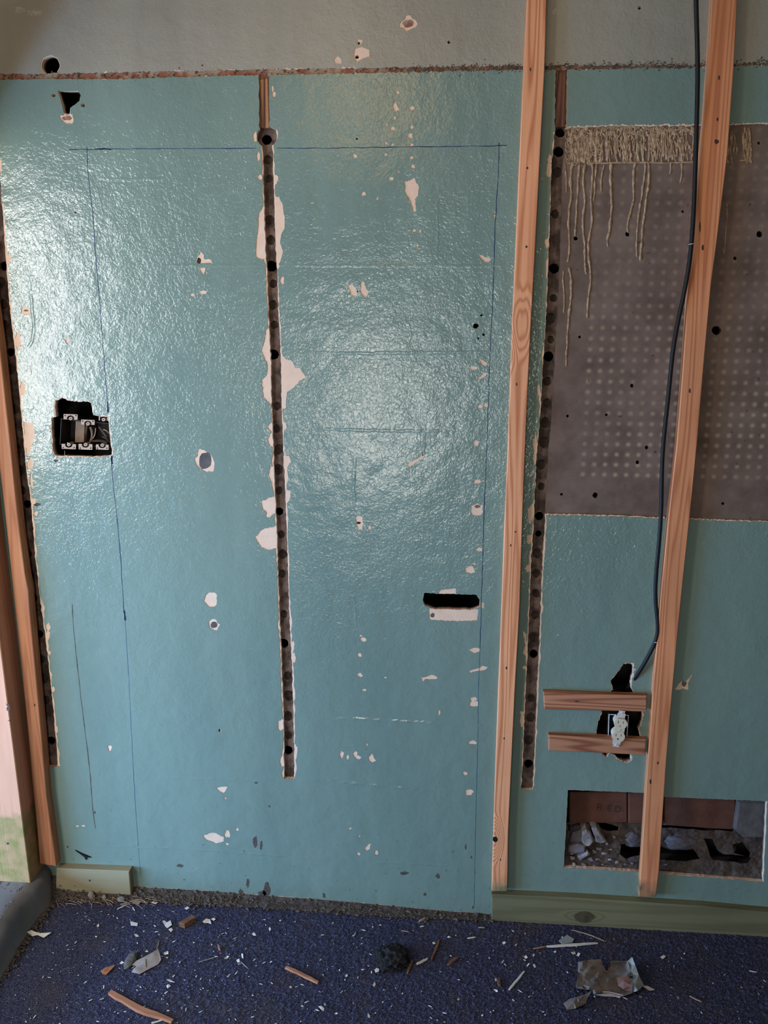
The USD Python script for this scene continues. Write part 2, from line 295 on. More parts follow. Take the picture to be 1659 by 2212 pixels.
# stained board behind the removed panel: a grid of pale spots showing through brown glue
DX, DZ = .0272, .0262
d0 = W(1268, 869.5, .005)
n = {'g': ('geometry', {}), 'm': ('mapping', {'location': (float(-d0[0]), 0, float(-d0[2]))}), 's': ('separate_xyz', {}),
     'kx': ('math', {'math_type': 'multiply', 'value2': 2*math.pi/DX}), 'kz': ('math', {'math_type': 'multiply', 'value2': 2*math.pi/DZ}),
     'cx': ('math', {'math_type': 'cosine'}), 'cz': ('math', {'math_type': 'cosine'}),
     'ax': ('math', {'math_type': 'multiply_add', 'value2': .5, 'value3': .5}), 'az': ('math', {'math_type': 'multiply_add', 'value2': .5, 'value3': .5}),
     'mu': ('math', {'math_type': 'multiply'}), 'pw': ('math', {'math_type': 'power', 'value2': 2.6}),
     'nn': ('noise_texture', {'scale': 5.0, 'detail': 2.0}), 'nr': ('map_range', {'from_min': .3, 'from_max': .62, 'to_min': .35, 'to_max': 1.0, 'clamp': True}),
     'x0': ('map_range', {'from_min': -.018, 'from_max': -.008, 'to_min': 0.0, 'to_max': 1.0, 'clamp': True}),
     'z0': ('map_range', {'from_min': -.205, 'from_max': -.19, 'to_min': 0.0, 'to_max': 1.0, 'clamp': True}),
     'z1': ('map_range', {'from_min': .06, 'from_max': .26, 'to_min': 1.0, 'to_max': .42, 'clamp': True}),
     'm1': ('math', {'math_type': 'multiply'}), 'm2': ('math', {'math_type': 'multiply'}), 'm3': ('math', {'math_type': 'multiply'}), 'm4': ('math', {'math_type': 'multiply'}),
     'f': ('noise_texture', {'scale': 9.0, 'detail': 6.0, 'roughness': .65}), 'fr': ('rgb_ramp', {'ramp': [(.32, (.105, .072, .055)), (.62, (.19, .138, .112))]}),
     'sp': ('noise_texture', {'scale': 60.0, 'detail': 2.0}), 'spr': ('map_range', {'from_min': .73, 'from_max': .76, 'to_min': 0.0, 'to_max': .6, 'clamp': True}),
     'mx': ('mix_color', {'b': (.36, .28, .19)}), 'mx2': ('mix_color', {'b': (.022, .017, .015)}), 'b': ('bump', {'strength': .8, 'distance': .0006}),
     'p': ('principled_bsdf', {'roughness': .8, 'specular_ior_level': .25})}
M['board'] = mat('stained_board', n, [('g.position', 'm.vector'), ('m.vector', 's.vector'), ('s.x', 'kx.value1'), ('s.z', 'kz.value1'), ('kx.value', 'cx.value1'), ('kz.value', 'cz.value1'), ('cx.value', 'ax.value1'), ('cz.value', 'az.value1'),
    ('ax.value', 'mu.value1'), ('az.value', 'mu.value2'), ('mu.value', 'pw.value1'), ('g.position', 'nn.vector'), ('nn.fac', 'nr.value'), ('s.x', 'x0.value'), ('s.z', 'z0.value'), ('s.z', 'z1.value'),
    ('pw.value', 'm1.value1'), ('nr.result', 'm1.value2'), ('m1.value', 'm2.value1'), ('x0.result', 'm2.value2'), ('m2.value', 'm3.value1'), ('z0.result', 'm3.value2'), ('m3.value', 'm4.value1'), ('z1.result', 'm4.value2'),
    ('g.position', 'f.vector'), ('f.fac', 'fr.fac'), ('fr.color', 'mx.a'), ('m4.value', 'mx.fac'), ('g.position', 'sp.vector'), ('sp.fac', 'spr.value'), ('mx.result', 'mx2.a'), ('spr.result', 'mx2.fac'), ('mx2.result', 'p.base_color'), ('f.fac', 'b.height'), ('b.normal', 'p.normal')])

# ================================================================ THE WALL
Y_PL, Y_BD, Y_GR, Y_LB = .0012, .005, .013, .021       # plaster face, board face, groove floor, lath back
MID = [(570, 158), (571, 275), (578, 327), (582, 473), (586, 566), (588, 584), (590, 669), (595, 764), (597, 859), (599, 921), (603, 1027), (608, 1132), (611, 1237), (613, 1300), (619, 1427), (622, 1511), (624, 1616), (624.5, 1683)]
RGT = [(1213, 150), (1211, 285), (1204, 362), (1201, 452), (1197, 579), (1191, 708), (1184, 817), (1179, 907), (1171, 998), (1167, 1088), (1165, 1142), (1160.5, 1200), (1156, 1308), (1152, 1417), (1146.5, 1525), (1142.5, 1634), (1138.5, 1707)]
LFT = [(-9, 440), (0, 571), (9, 680), (19, 757), (33, 904), (43, 1017), (54, 1089), (62, 1198), (75, 1313), (84, 1370), (98, 1494), (108, 1600), (112, 1657)]
LFT = [(-30, 150)]+LFT
def groove(c, w):
    l = [(x-w, y) for x, y in c]+[(x+w, y) for x, y in reversed(c)]
    return Polygon(wl(l)).buffer(0)
def ragged_strip(c, w, jag, seed):
    rng = np.random.default_rng(seed); ys = np.arange(c[0][1], c[-1][1], 9.0); xs = np.interp(ys, [p[1] for p in c], [p[0] for p in c])
    a = np.convolve(rng.normal(0, 1, len(ys)+4), np.ones(3)/1.7, 'same')[2:-2]; b = np.convolve(rng.normal(0, 1, len(ys)+4), np.ones(3)/1.7, 'same')[2:-2]
    l = [(x-w-abs(j)*jag, y) for x, y, j in zip(xs, ys, a)]+[(x+w+abs(j)*jag, y) for x, y, j in zip(xs[::-1], ys[::-1], b)]
    return Polygon(wl(l)).buffer(0)
g_mid, g_rgt, g_lft = (rough(groove(c, w), .0006) for c, w in ((MID, 11), (RGT, 12.5), (LFT, 13)))
PANEL = poly([(1205, 276), (1320, 272), (1500, 271), (1620, 268), (2150, 258), (2150, 1143), (1659, 1126), (1480, 1120), (1320, 1113), (1177, 1110), (1190, 800)], amp=.0009)
SWITCH = poly(zc([(330, 210), (380, 200), (450, 160), (540, 205), (600, 215), (760, 232), (900, 228), (965, 250), (975, 300), (1005, 470), (1110, 488), (1270, 500), (1280, 590), (1300, 870), (1330, 1050), (1340, 1190), (1180, 1210), (960, 1215), (700, 1203), (420, 1207), (310, 1190), (280, 1080), (260, 700), (268, 515), (330, 500), (318, 330)], 8.295, 80, 840), amp=.0006)
ROUND = Polygon(wl(blob(108.7, 141, 19.5, 19.5, 28, .03)))
KEY = poly(zc([(705, 880), (870, 885), (1060, 880), (1110, 960), (1090, 1060), (1010, 1130), (930, 1180), (915, 1290), (810, 1290), (790, 1160), (745, 1020)], 8.295, 40, 90), amp=.0004)
SLOT = poly(zc([(800, 1035), (900, 1042), (1210, 1050), (1240, 1090), (1235, 1150), (1180, 1170), (880, 1165), (800, 1135), (783, 1090)], 3.687, 700, 1000), amp=.0005)
SLOT_BARE = poly(zc([(830, 1160), (1225, 1165), (1220, 1255), (1030, 1262), (840, 1250)], 3.687, 700, 1000), amp=.0007)
OUTLET = poly(zc([(1190, 85), (1320, 95), (1315, 250), (1290, 400), (1330, 500), (1440, 600), (1452, 880), (1390, 1000), (1430, 1110), (1400, 1250), (1300, 1350), (1290, 1440), (1230, 1445), (1110, 1400), (1070, 1345), (990, 1330), (960, 1380), (900, 1330), (820, 1200), (820, 1060), (840, 900), (890, 790), (880, 650), (1000, 495), (1040, 440), (1020, 320), (1120, 200)], 6.38, 1160, 1420), amp=.0012)
NICHE = poly([(1227, 1707), (1310, 1710), (1392, 1713), (1440, 1722), (1560, 1727), (1657, 1731), (1653, 1820), (1649, 1905), (1500, 1893), (1420, 1887), (1330, 1880), (1218, 1874), (1223, 1790)], amp=.0004, step=.007)
OPEN = unary_union([SWITCH, ROUND, KEY, SLOT, OUTLET, NICHE])
holes_px = [(576, 302, 11), (586, 575, 12), (591, 766, 11), (603, 1105, 9), (613, 1390, 10), (622, 1621, 10),
            (1210, 287, 10), (1197, 580, 11), (1185, 770, 11), (1165, 1115, 9.5), (1163, 1153, 7), (1153, 1413, 9.5), (1142, 1650, 9.5), (1207, 328, 11),
            (9, 575, 10), (22.5, 761, 9), (58, 1089, 9), (85, 1370, 8.5), (110, 1600, 9)]
plugs_px = []
rg = np.random.default_rng(11)
for c, y0, y1 in ((MID, 345, 1660), (RGT, 372, 1690), (LFT, 610, 1640)):
    y = y0
    while y < y1:
        x = np.interp(y, [p[1] for p in c], [p[0] for p in c])
        if all(math.hypot(x-h[0], y-h[1]) > 26 for h in holes_px) and rg.random() < .82: plugs_px.append((x+rg.uniform(-2, 2), y, rg.uniform(7.5, 10.5)))
        y += rg.uniform(41, 50)
LHOLES = unary_union([Polygon(wl(blob(x, y, r, r, 22, .05), Y_GR)) for x, y, r in holes_px])
PHOLES = unary_union([rough(Polygon(wl(blob(x, y, r, r*1.15, 18, .07), Y_GR)), .0004, .002) for x, y, r in plugs_px])
NAILH = unary_union([Polygon(wl(blob(x, y, r, r, 10, .2))) for x, y, r in [(1028, 704.5, 6), (1040, 681, 2.8), (1045, 723, 3), (1033, 731, 2.6), (115, 206, 4), (179, 227, 4.5), (970, 91, 3), (771, 300, 2.5), (163, 459, 2.5)]])
BOARDH = unary_union([Polygon(wl(blob(x, y, r, r, 16, .1), Y_BD)) for x, y, r in [(1355.5, 506, 5), (1243.5, 515, 4.5), (1343, 322, 5), (1258, 334, 4), (1475, 457, 3), (1639, 309, 3.5), (1641, 506, 7), (1588, 558, 4), (1548, 714, 10), (1365, 833, 4), (1252, 728, 3), (1226, 899, 3), (1562, 1088, 3.5), (1213, 1068, 3), (1286, 1070, 6), (1397, 967, 4), (1377, 999, 4), (1310, 896, 3)]])

# ---- bare patches where the paint has come off, in picture pixels
C = []
def z3(pts, s, ox, oy): C.append(poly(zc(pts, s, ox, oy), amp=.0007, step=.003))
def bl(s, ox, oy, items):
    for cx, cy, rx, ry in items: C.append(Polygon(wl(blob(ox+cx/s, oy+cy/s, rx/s, ry/s, 12, .28))).buffer(0))
A3 = (4.74, 400, 500)
z3([(160, 205), (185, 240), (195, 285), (255, 280), (270, 310), (240, 365), (205, 340), (205, 400), (180, 450), (165, 420), (135, 340), (105, 290), (130, 250)], *A3)
bl(*A3, [(185, 625, 40, 20), (75, 650, 25, 20), (990, 505, 25, 42)])
z3([(960, 1230), (1030, 1310), (1090, 1320), (1130, 1400), (1170, 1400), (1215, 1460), (1230, 1500), (1170, 1530), (1110, 1600), (1040, 1650), (1030, 1720), (1030, 1800), (1010, 1830), (980, 1800)], *A3)
z3([(870, 980), (830, 1000), (800, 1150), (780, 1230), (810, 1310), (840, 1350), (840, 1450), (785, 1530), (800, 1700), (860, 1760), (920, 1850), (920, 1000)], *A3)
A6 = (4.807, 530, 140)
z3([(280, 1355), (345, 1370), (385, 1450), (405, 1570), (410, 1690), (370, 1760), (360, 1850), (390, 1930), (385, 1990), (350, 2060), (280, 2060)], *A6)
z3([(220, 1400), (190, 1440), (135, 1560), (135, 1700), (110, 1830), (105, 1990), (140, 2015), (220, 2020)], *A6)
bl(*A6, [(150, 1170, 24, 34), (135, 950, 18, 60), (310, 1190, 26, 50), (295, 310, 22, 28), (280, 250, 12, 40), (100, 745, 18, 60), (325, 720, 14, 60), (335, 2090, 18, 40)])
A4 = (4.74, 400, 900)
for q in ([(880, 60), (840, 110), (880, 160), (835, 240), (870, 305), (910, 300), (920, 60)], [(870, 510), (850, 610), (880, 680), (900, 760), (950, 800), (950, 510)], [(930, 820), (860, 830), (770, 870), (790, 940), (820, 970), (830, 1030), (860, 1035), (910, 990), (950, 985)],
          [(950, 1115), (920, 1122), (850, 1140), (800, 1150), (760, 1180), (715, 1240), (745, 1290), (780, 1340), (850, 1365), (930, 1345), (960, 1345)], [(985, 60), (1030, 60), (1040, 110), (1010, 140), (985, 140)], [(1000, 400), (1060, 400), (1080, 440), (1060, 500), (1040, 520), (1050, 640), (1030, 700), (1000, 700)], [(1010, 740), (1075, 760), (1080, 820), (1050, 880), (1010, 880)],
          [(130, 330), (180, 340), (250, 370), (290, 440), (300, 490), (285, 560), (265, 570), (240, 560), (210, 570), (150, 530), (110, 490), (88, 440), (120, 400)], [(205, 1830), (240, 1800), (300, 1800), (325, 1830), (325, 1926), (290, 1950), (240, 1950), (200, 1900), (190, 1890)]): z3(q, *A4)
A5 = (4.74, 400, 1300)
bl(*A5, [(295, 235, 50, 54), (350, 1320, 18, 18), (1105, 570, 26, 56), (1100, 440, 18, 40), (990, 1640, 24, 56), (1110, 950, 16, 70), (985, 1260, 34, 60), (1130, 1530, 18, 70), (990, 700, 14, 120)])
B6 = (3.687, 700, 1000)
z3([(250, 430), (275, 418), (305, 435), (310, 480), (300, 530), (270, 535), (258, 490)], *B6); z3([(1125, 840), (1150, 820), (1180, 825), (1205, 870), (1165, 885), (1130, 870)], *B6); z3([(1145, 1490), (1200, 1470), (1240, 1480), (1240, 1500), (1200, 1520)], *B6)
z3([(930, 1010), (1050, 1000), (1050, 1048), (900, 1048)], *B6)
bl(*B6, [(360, 515, 15, 16), (325, 520, 8, 8), (1213, 365, 54, 46), (1215, 150, 28, 18), (1265, 145, 12, 6), (1235, 690, 28, 20), (1195, 805, 18, 8), (1258, 1133, 16, 26), (310, 1410, 23, 18), (290, 1378, 14, 8), (280, 1530, 20, 18), (690, 8, 24, 16)])
B7 = (3.687, 700, 1400)
z3([(1150, 185), (1165, 175), (1230, 160), (1265, 140), (1305, 150), (1280, 175), (1215, 185), (1160, 195)], *B7); z3([(755, 235), (790, 235), (860, 213), (910, 235), (890, 250), (800, 247), (782, 272), (776, 247)], *B7); z3([(350, 870), (380, 835), (395, 870), (410, 900), (385, 915), (355, 895)], *B7); z3([(320, 1595), (350, 1560), (370, 1555), (362, 1600), (340, 1618)], *B7)
bl(*B7, [(285, 215, 20, 17), (320, 335, 18, 9), (1190, 408, 28, 18), (1190, 447, 36, 28), (1185, 752, 35, 18), (1122, 1000, 18, 14), (1152, 1150, 32, 23), (915, 515, 9, 22), (140, 850, 18, 28), (185, 870, 14, 20), (248, 845, 18, 20), (265, 868, 26, 18), (340, 770, 9, 12), (335, 800, 12, 9), (415, 1628, 16, 20), (280, 1500, 9, 8), (205, 1437, 12, 8), (272, 1640, 14, 14), (485, 235, 14, 6)])
L7 = (2.765, 0, 1612)
z3([(1210, 535), (1265, 515), (1290, 520), (1335, 545), (1335, 570), (1290, 580), (1265, 570), (1230, 560)], *L7); z3([(1290, 250), (1335, 240), (1360, 240), (1345, 270), (1330, 280), (1305, 265)], *L7)
bl(*L7, [(1358, 525, 20, 24), (1415, 498, 10, 9), (655, 10, 12, 16), (460, 478, 10, 6), (496, 476, 12, 6), (1355, 585, 10, 7), (1310, 628, 40, 8), (1345, 312, 8, 5)])
S3 = (3.77, 740, 580)
z3([(40, 140), (75, 125), (110, 165), (130, 190), (100, 235), (70, 215)], *S3); z3([(150, 110), (175, 110), (185, 150), (215, 190), (190, 240), (155, 210), (140, 180)], *S3); z3([(1110, 740), (1145, 745), (1185, 780), (1150, 795), (1125, 770)], *S3); z3([(1100, 895), (1130, 870), (1150, 845), (1185, 850), (1165, 870), (1110, 910)], *S3); z3([(515, 1605), (560, 1570), (620, 1540), (650, 1490), (680, 1500), (660, 1540), (580, 1590), (540, 1618)], *S3); z3([(1070, 1720), (1140, 1735), (1090, 1755)], *S3)
bl(*S3, [(1070, 810, 36, 16), (1120, 1125, 22, 16), (1165, 1115, 22, 20), (1090, 1425, 22, 26)])
S2 = (2.37, 500, 0)
z3([(885, 930), (910, 925), (935, 910), (960, 960), (955, 1000), (940, 1020), (945, 1085), (930, 1085), (915, 1030), (890, 985)], *S2); z3([(1265, 1300), (1290, 1310), (1310, 1320), (1335, 1325), (1310, 1345), (1280, 1330)], *S2); z3([(835, 515), (860, 560), (840, 572), (826, 545)], *S2)
bl(*S2, [(630, 800, 11, 13), (675, 992, 12, 12), (745, 1018, 6, 6), (923, 555, 14, 12), (850, 475, 9, 9), (835, 605, 7, 9), (825, 658, 13, 11), (795, 640, 6, 8), (922, 652, 10, 10), (915, 695, 12, 14), (922, 742, 9, 9), (920, 808, 9, 9), (928, 852, 12, 10), (815, 915, 13, 9), (788, 792, 9, 7), (790, 733, 8, 8), (822, 740, 7, 8), (1352, 1108, 10, 10), (935, 1180, 10, 8), (950, 1258, 8, 8), (965, 1185, 6, 9), (855, 880, 6, 6), (800, 690, 5, 5)])
bl(4.147, 0, 600, [(235, 300, 50, 34), (605, 560, 22, 22)]); z3([(215, 1290), (300, 1310), (310, 1420), (285, 1500), (260, 1590), (235, 1600), (225, 1450)], 4.147, 0, 600)
bl(5.53, 0, 300, [(90, 1440, 40, 60), (5, 330, 14, 100)])
bl(4.42, 0, 700, [(170, 150, 30, 90), (215, 620, 22, 80), (290, 1330, 30, 60), (320, 1700, 24, 40), (340, 1810, 22, 24), (300, 1500, 14, 80)])
bl(4.42, 0, 1200, [(455, 680, 22, 40), (460, 760, 18, 50), (470, 930, 16, 24), (505, 1280, 22, 26), (540, 1660, 12, 40)])
R5 = (5.533, 1140, 1080)
z3([(95, 0), (50, 50), (5, 110), (25, 230), (50, 270), (70, 160), (100, 120)], *R5); bl(*R5, [(12, 480, 18, 46), (35, 640, 18, 40), (15, 820, 40, 50), (25, 260, 14, 30)])
z3([(195, 450), (215, 470), (228, 590), (222, 620), (195, 585), (208, 540)], 2.765, 1059, 1200); bl(2.765, 1059, 1200, [(192, 990, 14, 40), (205, 670, 12, 14), (190, 940, 14, 12)])
bl(2.765, 1059, 0, [(350, 1010, 16, 44), (355, 950, 12, 30), (335, 1450, 10, 30), (338, 1600, 8, 60)]); bl(2.765, 1059, 600, [(268, 1000, 12, 60), (270, 1080, 14, 40), (240, 1410, 16, 40), (232, 1560, 14, 30), (290, 670, 9, 40)])
z3([(725, 1330), (800, 1320), (960, 1290), (990, 1400), (960, 1475), (860, 1470), (800, 1440)], 8.295, 40, 90); z3([(800, 1200), (920, 1200), (930, 1300), (800, 1310)], 8.295, 40, 90)
bl(8.295, 40, 90, [(470, 230, 70, 60), (730, 420, 30, 110)])
z3([(1100, 800), (1130, 760), (1152, 742), (1160, 760), (1212, 700), (1180, 765), (1183, 806), (1150, 795), (1125, 806)], 2.765, 1059, 1200)
# margins round the grooves and the openings where paint is gone and plaster shows
MARG = [ragged_strip(MID[1:], 12.2, 2.2, 1), ragged_strip(RGT[1:], 13.6, 1.8, 2), ragged_strip(LFT[1:], 14.6, 2.2, 3), rough(PANEL.buffer(.0025), .0012), rough(OUTLET.buffer(.0022), .0016), rough(SWITCH.buffer(.0025), .0012), rough(NICHE.buffer(.0006), .0005), rough(ROUND.buffer(.0015), .0008), SLOT_BARE]
GROOVES = unary_union([g_mid, g_rgt, g_lft])
END = unary_union([Polygon(wl(blob(576, 295, 22, 22, 24, .03)))])
CHIPS = unary_union(C+MARG+[GROOVES, OPEN, END, NAILH])
FR_C = unary_union([Polygon(wl(p)).buffer(0) for p in (blob(729, 131, 8, 8), blob(776, 91, 6, 7), zc([(630, 250), (665, 240), (705, 255), (705, 290), (670, 300), (640, 320), (625, 290)], *S2), blob(881, 51, 17, 15, 14, .3), blob(1197, 20, 5, 9))])
FR_H = unary_union([Polygon(wl(blob(x, y, r, r))) for x, y, r in ((771, 123, 4), (775, 93, 3), (970, 91, 3.5), (1382, 17, 4), (437, 141, 2))])
main_top = [(-420, 176), (0, 172), (100, 170), (240, 171), (400, 166), (560, 162), (700, 160), (850, 157), (1000, 153), (1140, 151), (1200, 151), (1300, 149), (1400, 147), (1520, 147), (1659, 141), (2150, 126)]
fr_bot = [(-420, 162), (0, 159), (100, 161), (240, 156), (400, 153), (560, 150), (700, 147), (850, 146), (1000, 143), (1140, 141), (1250, 142), (1400, 141), (1520, 141), (1659, 136), (2150, 121)]
main_bot = [(2150, 2010), (1659, 1978), (1400, 1966), (1060, 1974), (960, 1967), (860, 1958), (760, 1948), (660, 1940), (560, 1933), (450, 1924), (300, 1915), (110, 1890), (-420, 1850)]
MAIN = rough(Polygon(wl(main_top+main_bot)).buffer(0), .0009, .006)
FRZ = rough(Polygon(wl([(-420, -260), (2150, -260)]+fr_bot[::-1])).buffer(0), .0012, .005)
fb_ = unary_union([ROUND, ROUND.buffer(.0018)])
wall = thing('wall_back', 'teal painted plaster wall with long vertical grooves, chips and cut openings', None, kind='structure')
part(wall, 'paint_coat', extr(MAIN.difference(CHIPS), 0, Y_PL), M['paint'], label='glossy wrinkled teal paint of the main wall')
part(wall, 'frieze_paint', extr(FRZ.difference(unary_union([FR_C, FR_H, fb_])), 0, Y_PL), M['frieze'], label='dull olive grey paint band along the top')
SHEET = sbox(-1.62, -.02, 1.9, 2.72)
CRK = Polygon(wl([(-420, 164), (0, 160), (240, 157), (560, 151), (850, 147), (1140, 142), (1400, 142), (2150, 121), (2150, 126), (1400, 146), (1140, 150), (850, 155), (560, 160), (240, 169), (0, 171), (-420, 175)])).buffer(0)
CRK = rough(CRK.buffer(.0022), .0010, .005)
part(wall, 'plaster', extr(SHEET.difference(unary_union([GROOVES, OPEN, END, PANEL, CRK, NAILH, FR_H])), Y_PL, Y_GR), M['plaster'], label='bare pink plaster under the paint')
part(wall, 'stained_panel', extr(PANEL.difference(unary_union([GROOVES, OPEN, BOARDH])), Y_BD, Y_GR), M['board'], label='brown stained board with a grid of pale spots')
lathp = part(wall, 'lath_board', extr(SHEET.difference(unary_union([OPEN, LHOLES, PHOLES, NAILH.buffer(-.001), FR_H, BOARDH])), Y_GR, Y_LB), M['lath'], label='grey brown lath showing at the bottom of the grooves')
for x, y, r in plugs_px:
    p = Polygon(wl(blob(x, y, r+3, r+3, 10, .05), Y_GR)); part(lathp, 'plaster_key', extr(p, Y_GR+.0045, Y_GR+.0075), M['plug'])
# filler in the crack between frieze and main wall
part(wall, 'crack_filler', extr(CRK, Y_PL+.003, Y_GR), M['rust'], label='rusty filler in the horizontal crack')
rg = np.random.default_rng(5); bits = []
for i in range(420):
    x = rg.uniform(-60, 1700); yc = np.interp(x, [p[0] for p in main_top], [p[1] for p in main_top])-7+rg.normal(0, 4.2)
    w = W(x, yc, Y_PL); s = rg.uniform(.0007, .003)
    m = trimesh.creation.icosphere(subdivisions=0); m.vertices = m.vertices*(1+rg.uniform(-.3, .3, (12, 1)))*np.array([s, .0014+s*.3, s*rg.uniform(.6, 1.6)])+w; bits.append(m)
bits2 = []
for i in range(900):
    x = rg.uniform(880, 1700); yc = np.interp(x, [p[0] for p in main_top], [p[1] for p in main_top])-6+rg.normal(0, 4.4)
    w = W(x, yc, rg.uniform(-.0006, .0006)); q_ = rg.uniform(.0005, .0021)
    m = trimesh.creation.icosphere(subdivisions=0); m.vertices = m.vertices*(1+rg.uniform(-.3, .3, (12, 1)))*np.array([q_*1.3, .0011, q_*rg.uniform(.5, 1.3)])+w; bits2.append(m)
part(wall, 'crack_crumb', cat_(bits[:300]+bits2[:200]), M['rustbits'], kind='stuff', label='crumbs of paint and plaster along the crack')
M['grime'] = plain('crack_grime', (.12, .11, .09), .9, (.05, .045, .038), 60)
part(wall, 'crack_grime', cat_(bits2[200:]), M['grime'], kind='stuff', label='dark crumbly grime along the right half of the crack')
0 and part(wall, 'crack_crumb', cat_(bits), M['rustbits'], kind='stuff', label='crumbs of paint and plaster along the crack')
# wooden lath ends at the top of the two grooves
woodM = wood('lath_end_wood', (.42, .20, .09), (.07, .03, .016), 'z', seed=4, freq=90, streak=.95)
part(wall, 'lath_end', slab(wl([(559.5, 172), (582.5, 168), (585.5, 268), (583, 276), (562, 276), (559, 230)], .004), .004, Y_GR, .0008), woodM, label='weathered wooden lath end at the top of the groove')
part(wall, 'lath_end', slab(wl([(559, 158), (581, 156), (583, 169), (559, 172)], .006), .006, Y_GR, .0008), wood('lath_top_wood', (.22, .085, .05), (.12, .05, .03), 'z', seed=6))
part(wall, 'lath_end', slab(wl([(1201, 150), (1226, 148), (1225, 200), (1221, 274), (1199, 276), (1199, 220)], .006), .006, Y_GR, .0008), wood('lath_dark_wood', (.20, .085, .055), (.06, .028, .02), 'z', seed=8, freq=90, streak=.9), label='dark wooden lath end beside the stud')
# pencil and marker lines
def line(pts, w, mat_, seed=0):
    rng = np.random.default_rng(seed); p = spline([W(a, b, -.0002) for a, b in pts], max(6, int(np.hypot(pts[-1][0]-pts[0][0], pts[-1][1]-pts[0][1])/14)))
    n = len(p); d = np.gradient(p, axis=0); d /= np.linalg.norm(d, axis=1)[:, None]; o = np.stack([-d[:, 2], 0*d[:, 0], d[:, 0]], 1)
    ww = w*(.55+.9*rng.random(n)); p = p+o*rng.normal(0, .0004, n)[:, None]
    ww = ww*.72; v = np.vstack([p-o*ww[:, None], p+o*ww[:, None], p-o*ww[:, None]+[0, .0004, 0], p+o*ww[:, None]+[0, .0004, 0]]); f = []
    for i in range(n-1): f += [(i, i+1, n+i+1), (i, n+i+1, n+i), (i, 2*n+i, 2*n+i+1), (i, 2*n+i+1, i+1), (n+i, n+i+1, 3*n+i+1), (n+i, 3*n+i+1, 3*n+i)]
    m = trimesh.Trimesh(v, f, process=False); trimesh.repair.fix_normals(m); return m
part(wall, 'marker_line', line([(148, 323), (188, 323), (240, 322), (350, 321), (553, 320)], .0011, M['ink'], 1), M['ink'], label='dark blue level line left of the groove')
part(wall, 'marker_line', line([(597, 320), (700, 320), (850, 318), (970, 316.5), (1095, 314)], .0011, M['ink'], 2), M['ink'], label='dark blue level line right of the groove')
part(wall, 'marker_line', line([(205, 321), (240, 323)], .002, M['ink'], 3), M['ink'])
part(wall, 'marker_line', line([(188, 318), (192, 390), (201, 470), (205, 530), (214, 640), (222, 740), (229, 830), (234, 893)], .001, M['ink'], 4), M['ink'], label='blue plumb line down the left side')
part(wall, 'marker_line', line([(241, 986), (245, 1050), (254, 1130), (262, 1230), (270, 1340)], .0013, M['ink'], 5), M['ink'])
part(wall, 'marker_line', line([(232, 868), (233.5, 890)], .003, M['ink'], 6), M['ink'])
part(wall, 'marker_line', line([(241, 985), (242.5, 1003)], .0026, M['ink'], 7), M['ink'])
part(wall, 'marker_line', line([(268, 1318), (271, 1341)], .003, M['ink'], 8), M['ink'])
part(wall, 'marker_line', line([(270, 1342), (276, 1430), (283, 1560), (290, 1700), (299, 1830), (304, 1895)], .0009, M['ink2'], 9), M['ink2'])
part(wall, 'marker_line', line([(1078, 308), (1075, 400), (1070, 480), (1067, 575), (1062, 690), (1057, 800), (1054, 890), (1050, 1000), (1047, 1080), (1042, 1230), (1037, 1400)], .0011, M['ink'], 10), M['ink'], label='dark blue plumb line down the right side')
part(wall, 'marker_line', line([(1037, 1400), (1034, 1480), (1032, 1600), (1030, 1680), (1027, 1800), (1024, 1960)], .001, M['ink2'], 11), M['ink2'])
part(wall, 'crack_line', line([(156, 1305), (160, 1370), (165, 1420), (173, 1490), (180, 1550), (186, 1600), (193, 1660), (200, 1740), (206, 1790)], .0016, M['rust'], 12), plain('stain_line', (.10, .10, .075), .9, (.05, .055, .045), 80), label='dark thin crack low on the left')
# ridges and joints that show through the paint
def seam(pts, w, h, seed):
    rng = np.random.default_rng(seed); n = max(8, int(np.hypot(pts[-1][0]-pts[0][0], pts[-1][1]-pts[0][1])/9))
    w *= 1.35; p = spline([W(a, b, 0) for a, b in pts], n); d = np.gradient(p, axis=0); d /= np.linalg.norm(d, axis=1)[:, None]; o = np.stack([-d[:, 2], 0*d[:, 0], d[:, 0]], 1)
    env = np.sin(np.linspace(0, np.pi, n))**.5*(.45+.8*rng.random(n)); p = p+o*rng.normal(0, .0008, n)[:, None]
    v = np.vstack([p-o*w, p-o*w*.3+np.outer(env, [0, -.55*h, 0]), p+o*w*.3+np.outer(env, [0, -.55*h, 0]), p+o*w]); v[:, 1] += .0001; f = []
    for k in range(3):
        for i in range(n-1): f += [(k*n+i, k*n+i+1, (k+1)*n+i+1), (k*n+i, (k+1)*n+i+1, (k+1)*n+i)]
    f += [(i, 3*n+i, 3*n+i+1) for i in range(n-1)]+[(i, 3*n+i+1, i+1) for i in range(n-1)]
    m = trimesh.Trimesh(v, f, process=False)
    if (m.face_normals[len(f)//6]*[0, 1, 0]).sum() > 0: m.invert()
    return m
